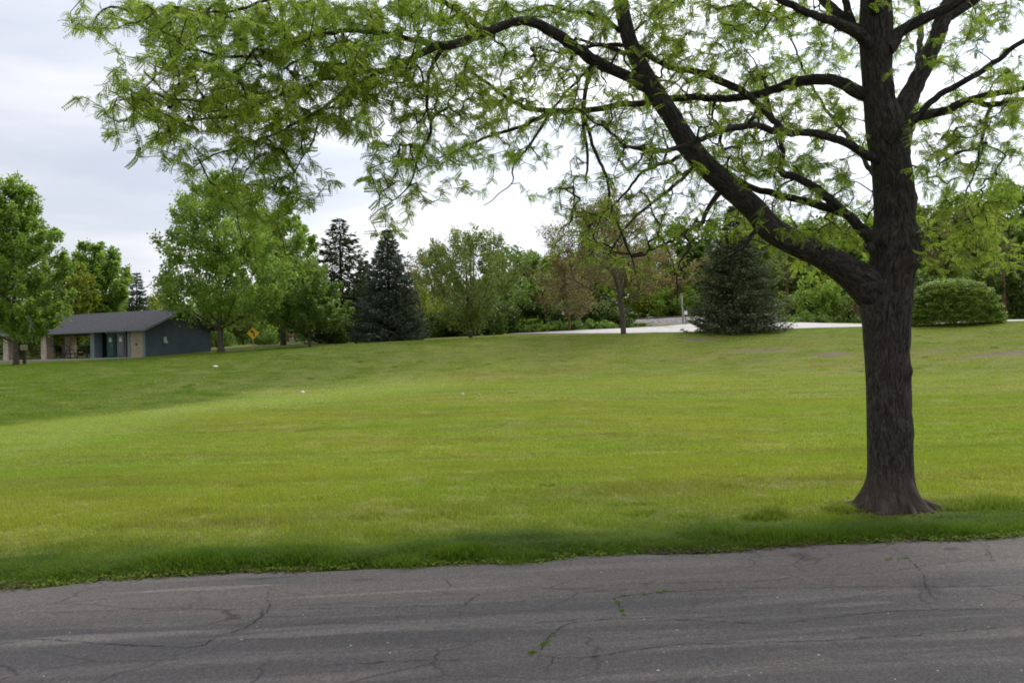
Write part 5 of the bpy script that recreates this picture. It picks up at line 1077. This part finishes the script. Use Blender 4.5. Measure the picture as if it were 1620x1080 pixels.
# light pole
p = base_pt(1082, 93); r = empty('lamp_pole', p); tag(r, 'slim pale wooden pole beside the park road', 'pole')
b = MB(); b.tube([(0, 0, -.2), (-.12, 0, 3.2)], [.11, .085], 10); b.build('pole', basic('pale_weathered_wood', (.30, .27, .23), .8), r, True)
b = MB(); b.box((-.12, 0, 3.25), (.2, .2, .12), bev=.02); b.build('cap', trimm, r)
p = base_pt(1086, 91); r = empty('small_road_sign', p); tag(r, 'small white sign on low post beside the pale pole', 'sign')
wht = basic('sign_white', (.75, .75, .75), .5, .03)
b = MB(); b.box((0, .02, .6), (.06, .05, 1.3)); b.build('post', black_m, r); b = MB(); b.box((0, -.02, 1.3), (.32, .02, .38), bev=.005); b.build('plate', wht, r)
p = base_pt(893, 86); r = empty('marker_post', p); tag(r, 'dark post with small white plate under the smaller budding tree', 'post')
b = MB(); b.box((0, .03, .9), (.12, .1, 2.0)); b.build('post', M['red_bark'], r); b = MB(); b.box((-.05, -.03, 1.75), (.2, .02, .3), bev=.004); b.build('plate', wht, r)
# person
p = base_pt(461, 92); person = empty('person', (p[0], p[1], p[2]), .3); tag(person, 'person in dark top, red bottom and pale trousers walking beyond the crest', 'person')
def skin(name, verts, edges, radii, mat, parent):
    me = bpy.data.meshes.new(name); me.from_pydata(verts, edges, []); o = link(name, me, mat, parent); md = o.modifiers.new('skin', 'SKIN')
    for i_, rd in enumerate(radii): me.skin_vertices[0].data[i_].radius = (rd, rd)
    me.skin_vertices[0].data[0].use_root = True; md.use_smooth_shade = True; o.modifiers.new('sub', 'SUBSURF').levels = 1; return o
jv = [(0, 0, .95), (0, 0, 1.15), (0, 0, 1.38), (0, -.01, 1.5), (0, -.02, 1.58), (0, -.02, 1.68), (.19, 0, 1.38), (.25, .03, 1.12), (.24, -.08, .9), (-.19, 0, 1.38), (-.26, -.02, 1.12), (-.22, -.12, .92), (.10, 0, .88), (.11, -.12, .5), (.11, -.05, .08), (.11, -.2, .04), (-.10, 0, .88), (-.11, .06, .5), (-.11, .2, .1), (-.11, .08, .05)]
je = [(0, 1), (1, 2), (2, 3), (3, 4), (4, 5), (2, 6), (6, 7), (7, 8), (2, 9), (9, 10), (10, 11), (0, 12), (12, 13), (13, 14), (14, 15), (0, 16), (16, 17), (17, 18), (18, 19)]
jr = [.15, .14, .15, .06, .09, .08, .07, .05, .035, .07, .05, .035, .10, .07, .045, .035, .10, .07, .045, .035]
skin('body', jv, je, jr, basic('skin_tone', (.45, .28, .2), .6), person)
skin('jacket', [(0, 0, 1.02), (0, 0, 1.2), (0, 0, 1.4), (.2, 0, 1.39), (.26, .03, 1.12), (-.2, 0, 1.39), (-.27, -.02, 1.12)], [(0, 1), (1, 2), (2, 3), (3, 4), (2, 5), (5, 6)], [.19, .17, .17, .09, .07, .09, .07], basic('black_cloth', (.015, .015, .018), .9), person)
skin('shorts', [(0, 0, .98), (.1, 0, .85), (.11, -.04, .7), (-.1, 0, .85), (-.11, .02, .7)], [(0, 1), (1, 2), (0, 3), (3, 4)], [.17, .13, .11, .13, .11], basic('red_cloth', (.45, .03, .03), .9), person)
skin('trousers', [(.11, -.04, .72), (.11, -.12, .5), (.11, -.05, .12)], [(0, 1), (1, 2)], [.10, .09, .07], basic('pale_cloth', (.5, .5, .55), .9), person)
skin('trousers', [(-.11, .02, .72), (-.11, .06, .5), (-.11, .2, .14)], [(0, 1), (1, 2)], [.10, .09, .07], bpy.data.materials['pale_cloth'], person)
skin('hair', [(0, .0, 1.74), (0, .05, 1.66)], [(0, 1)], [.10, .10], basic('dark_hair', (.02, .015, .01), .8), person)
# litter on the lawn
def on_terrain(px, py):
    d = unproj(px, py, 1.0) - np.array((0, 0, CZ)); Ys = np.arange(9, 90, .05); z = CZ + d[2] * Ys; g = ground_z(d[0] * Ys, Ys); i_ = np.argmax(z < g); return (d[0] * Ys[i_], Ys[i_], float(g[i_]))
def crumple(px, py, s, col, label, name, cat, seed):
    rng = np.random.RandomState(seed); x, y, z = on_terrain(px, py); n = 9; gx_, gy_ = np.meshgrid(np.linspace(-1, 1, n), np.linspace(-1, 1, n))
    z_ = .35 * (1 - gx_ ** 2) * (1 - gy_ ** 2) + .22 * rng.rand(n, n); V = np.stack([gx_ * s[0] / 2, gy_ * s[1] / 2, z_ * s[2]], -1).reshape(-1, 3); F = [(r_ * n + q, r_ * n + q + 1, (r_ + 1) * n + q + 1, (r_ + 1) * n + q) for r_ in range(n - 1) for q in range(n - 1)]
    o = link(name, mesh_np(name, V, np.array(F)), basic(name + '_mat', col, .5, .04), None, (x, y, z + .035)); sm = o.modifiers.new('solid', 'SOLIDIFY'); sm.thickness = .012; tag(o, label, cat, 'bits of litter on the field'); o.rotation_euler = (0, .1, rng.rand())
crumple(341, 581, (.34, .18, .16), (.8, .8, .8), 'white crumpled paper on the bank below the biggest maple', 'paper_litter', 'litter', 1)
crumple(479, 622, (.20, .14, .18), (.75, .75, .85), 'small white wrapper on the flat grass at the foot of the bank', 'paper_litter', 'litter', 2)
crumple(732, 625, (.13, .1, .12), (.35, .65, .7), 'tiny pale blue wrapper in the middle of the field', 'paper_litter', 'litter', 3)
crumple(758, 626, (.12, .1, .12), (.5, .3, .3), 'tiny dull red wrapper right of the pale blue one', 'paper_litter', 'litter', 4)
# pebbles and chips on the road
Vs, Fs, o_ = [], [], 0; rng = np.random.RandomState(8)
for q in range(170):
    px, py = rng.rand() * 1620, 880 + 200 * rng.rand(); p = ground_pt(px, py)
    if p[1] > EDGE0 + EDGES * p[0] - .1: continue
    s = .003 + .007 * rng.rand() ** 4; ov = np.array([(1, 0, 0), (0, 1, 0), (-1, 0, 0), (0, -1, 0), (0, 0, .7)]) * s * (.6 + .8 * rng.rand(5, 1)); ov[:, 2] = np.abs(ov[:, 2]); Vs.append(ov + np.array((p[0], p[1], .004)))
    Fs += [(o_, o_ + 1, o_ + 4), (o_ + 1, o_ + 2, o_ + 4), (o_ + 2, o_ + 3, o_ + 4), (o_ + 3, o_, o_ + 4)]; o_ += 5
tag(link('gravel_chips', mesh_np('gravel_chips', np.concatenate(Vs), np.array(Fs)), basic('pale_stone_chips', (.38, .36, .34), .8, .3, 40)), 'loose pale stone chips scattered over the asphalt', 'gravel', kind='stuff')
bpy.context.view_layer.update()
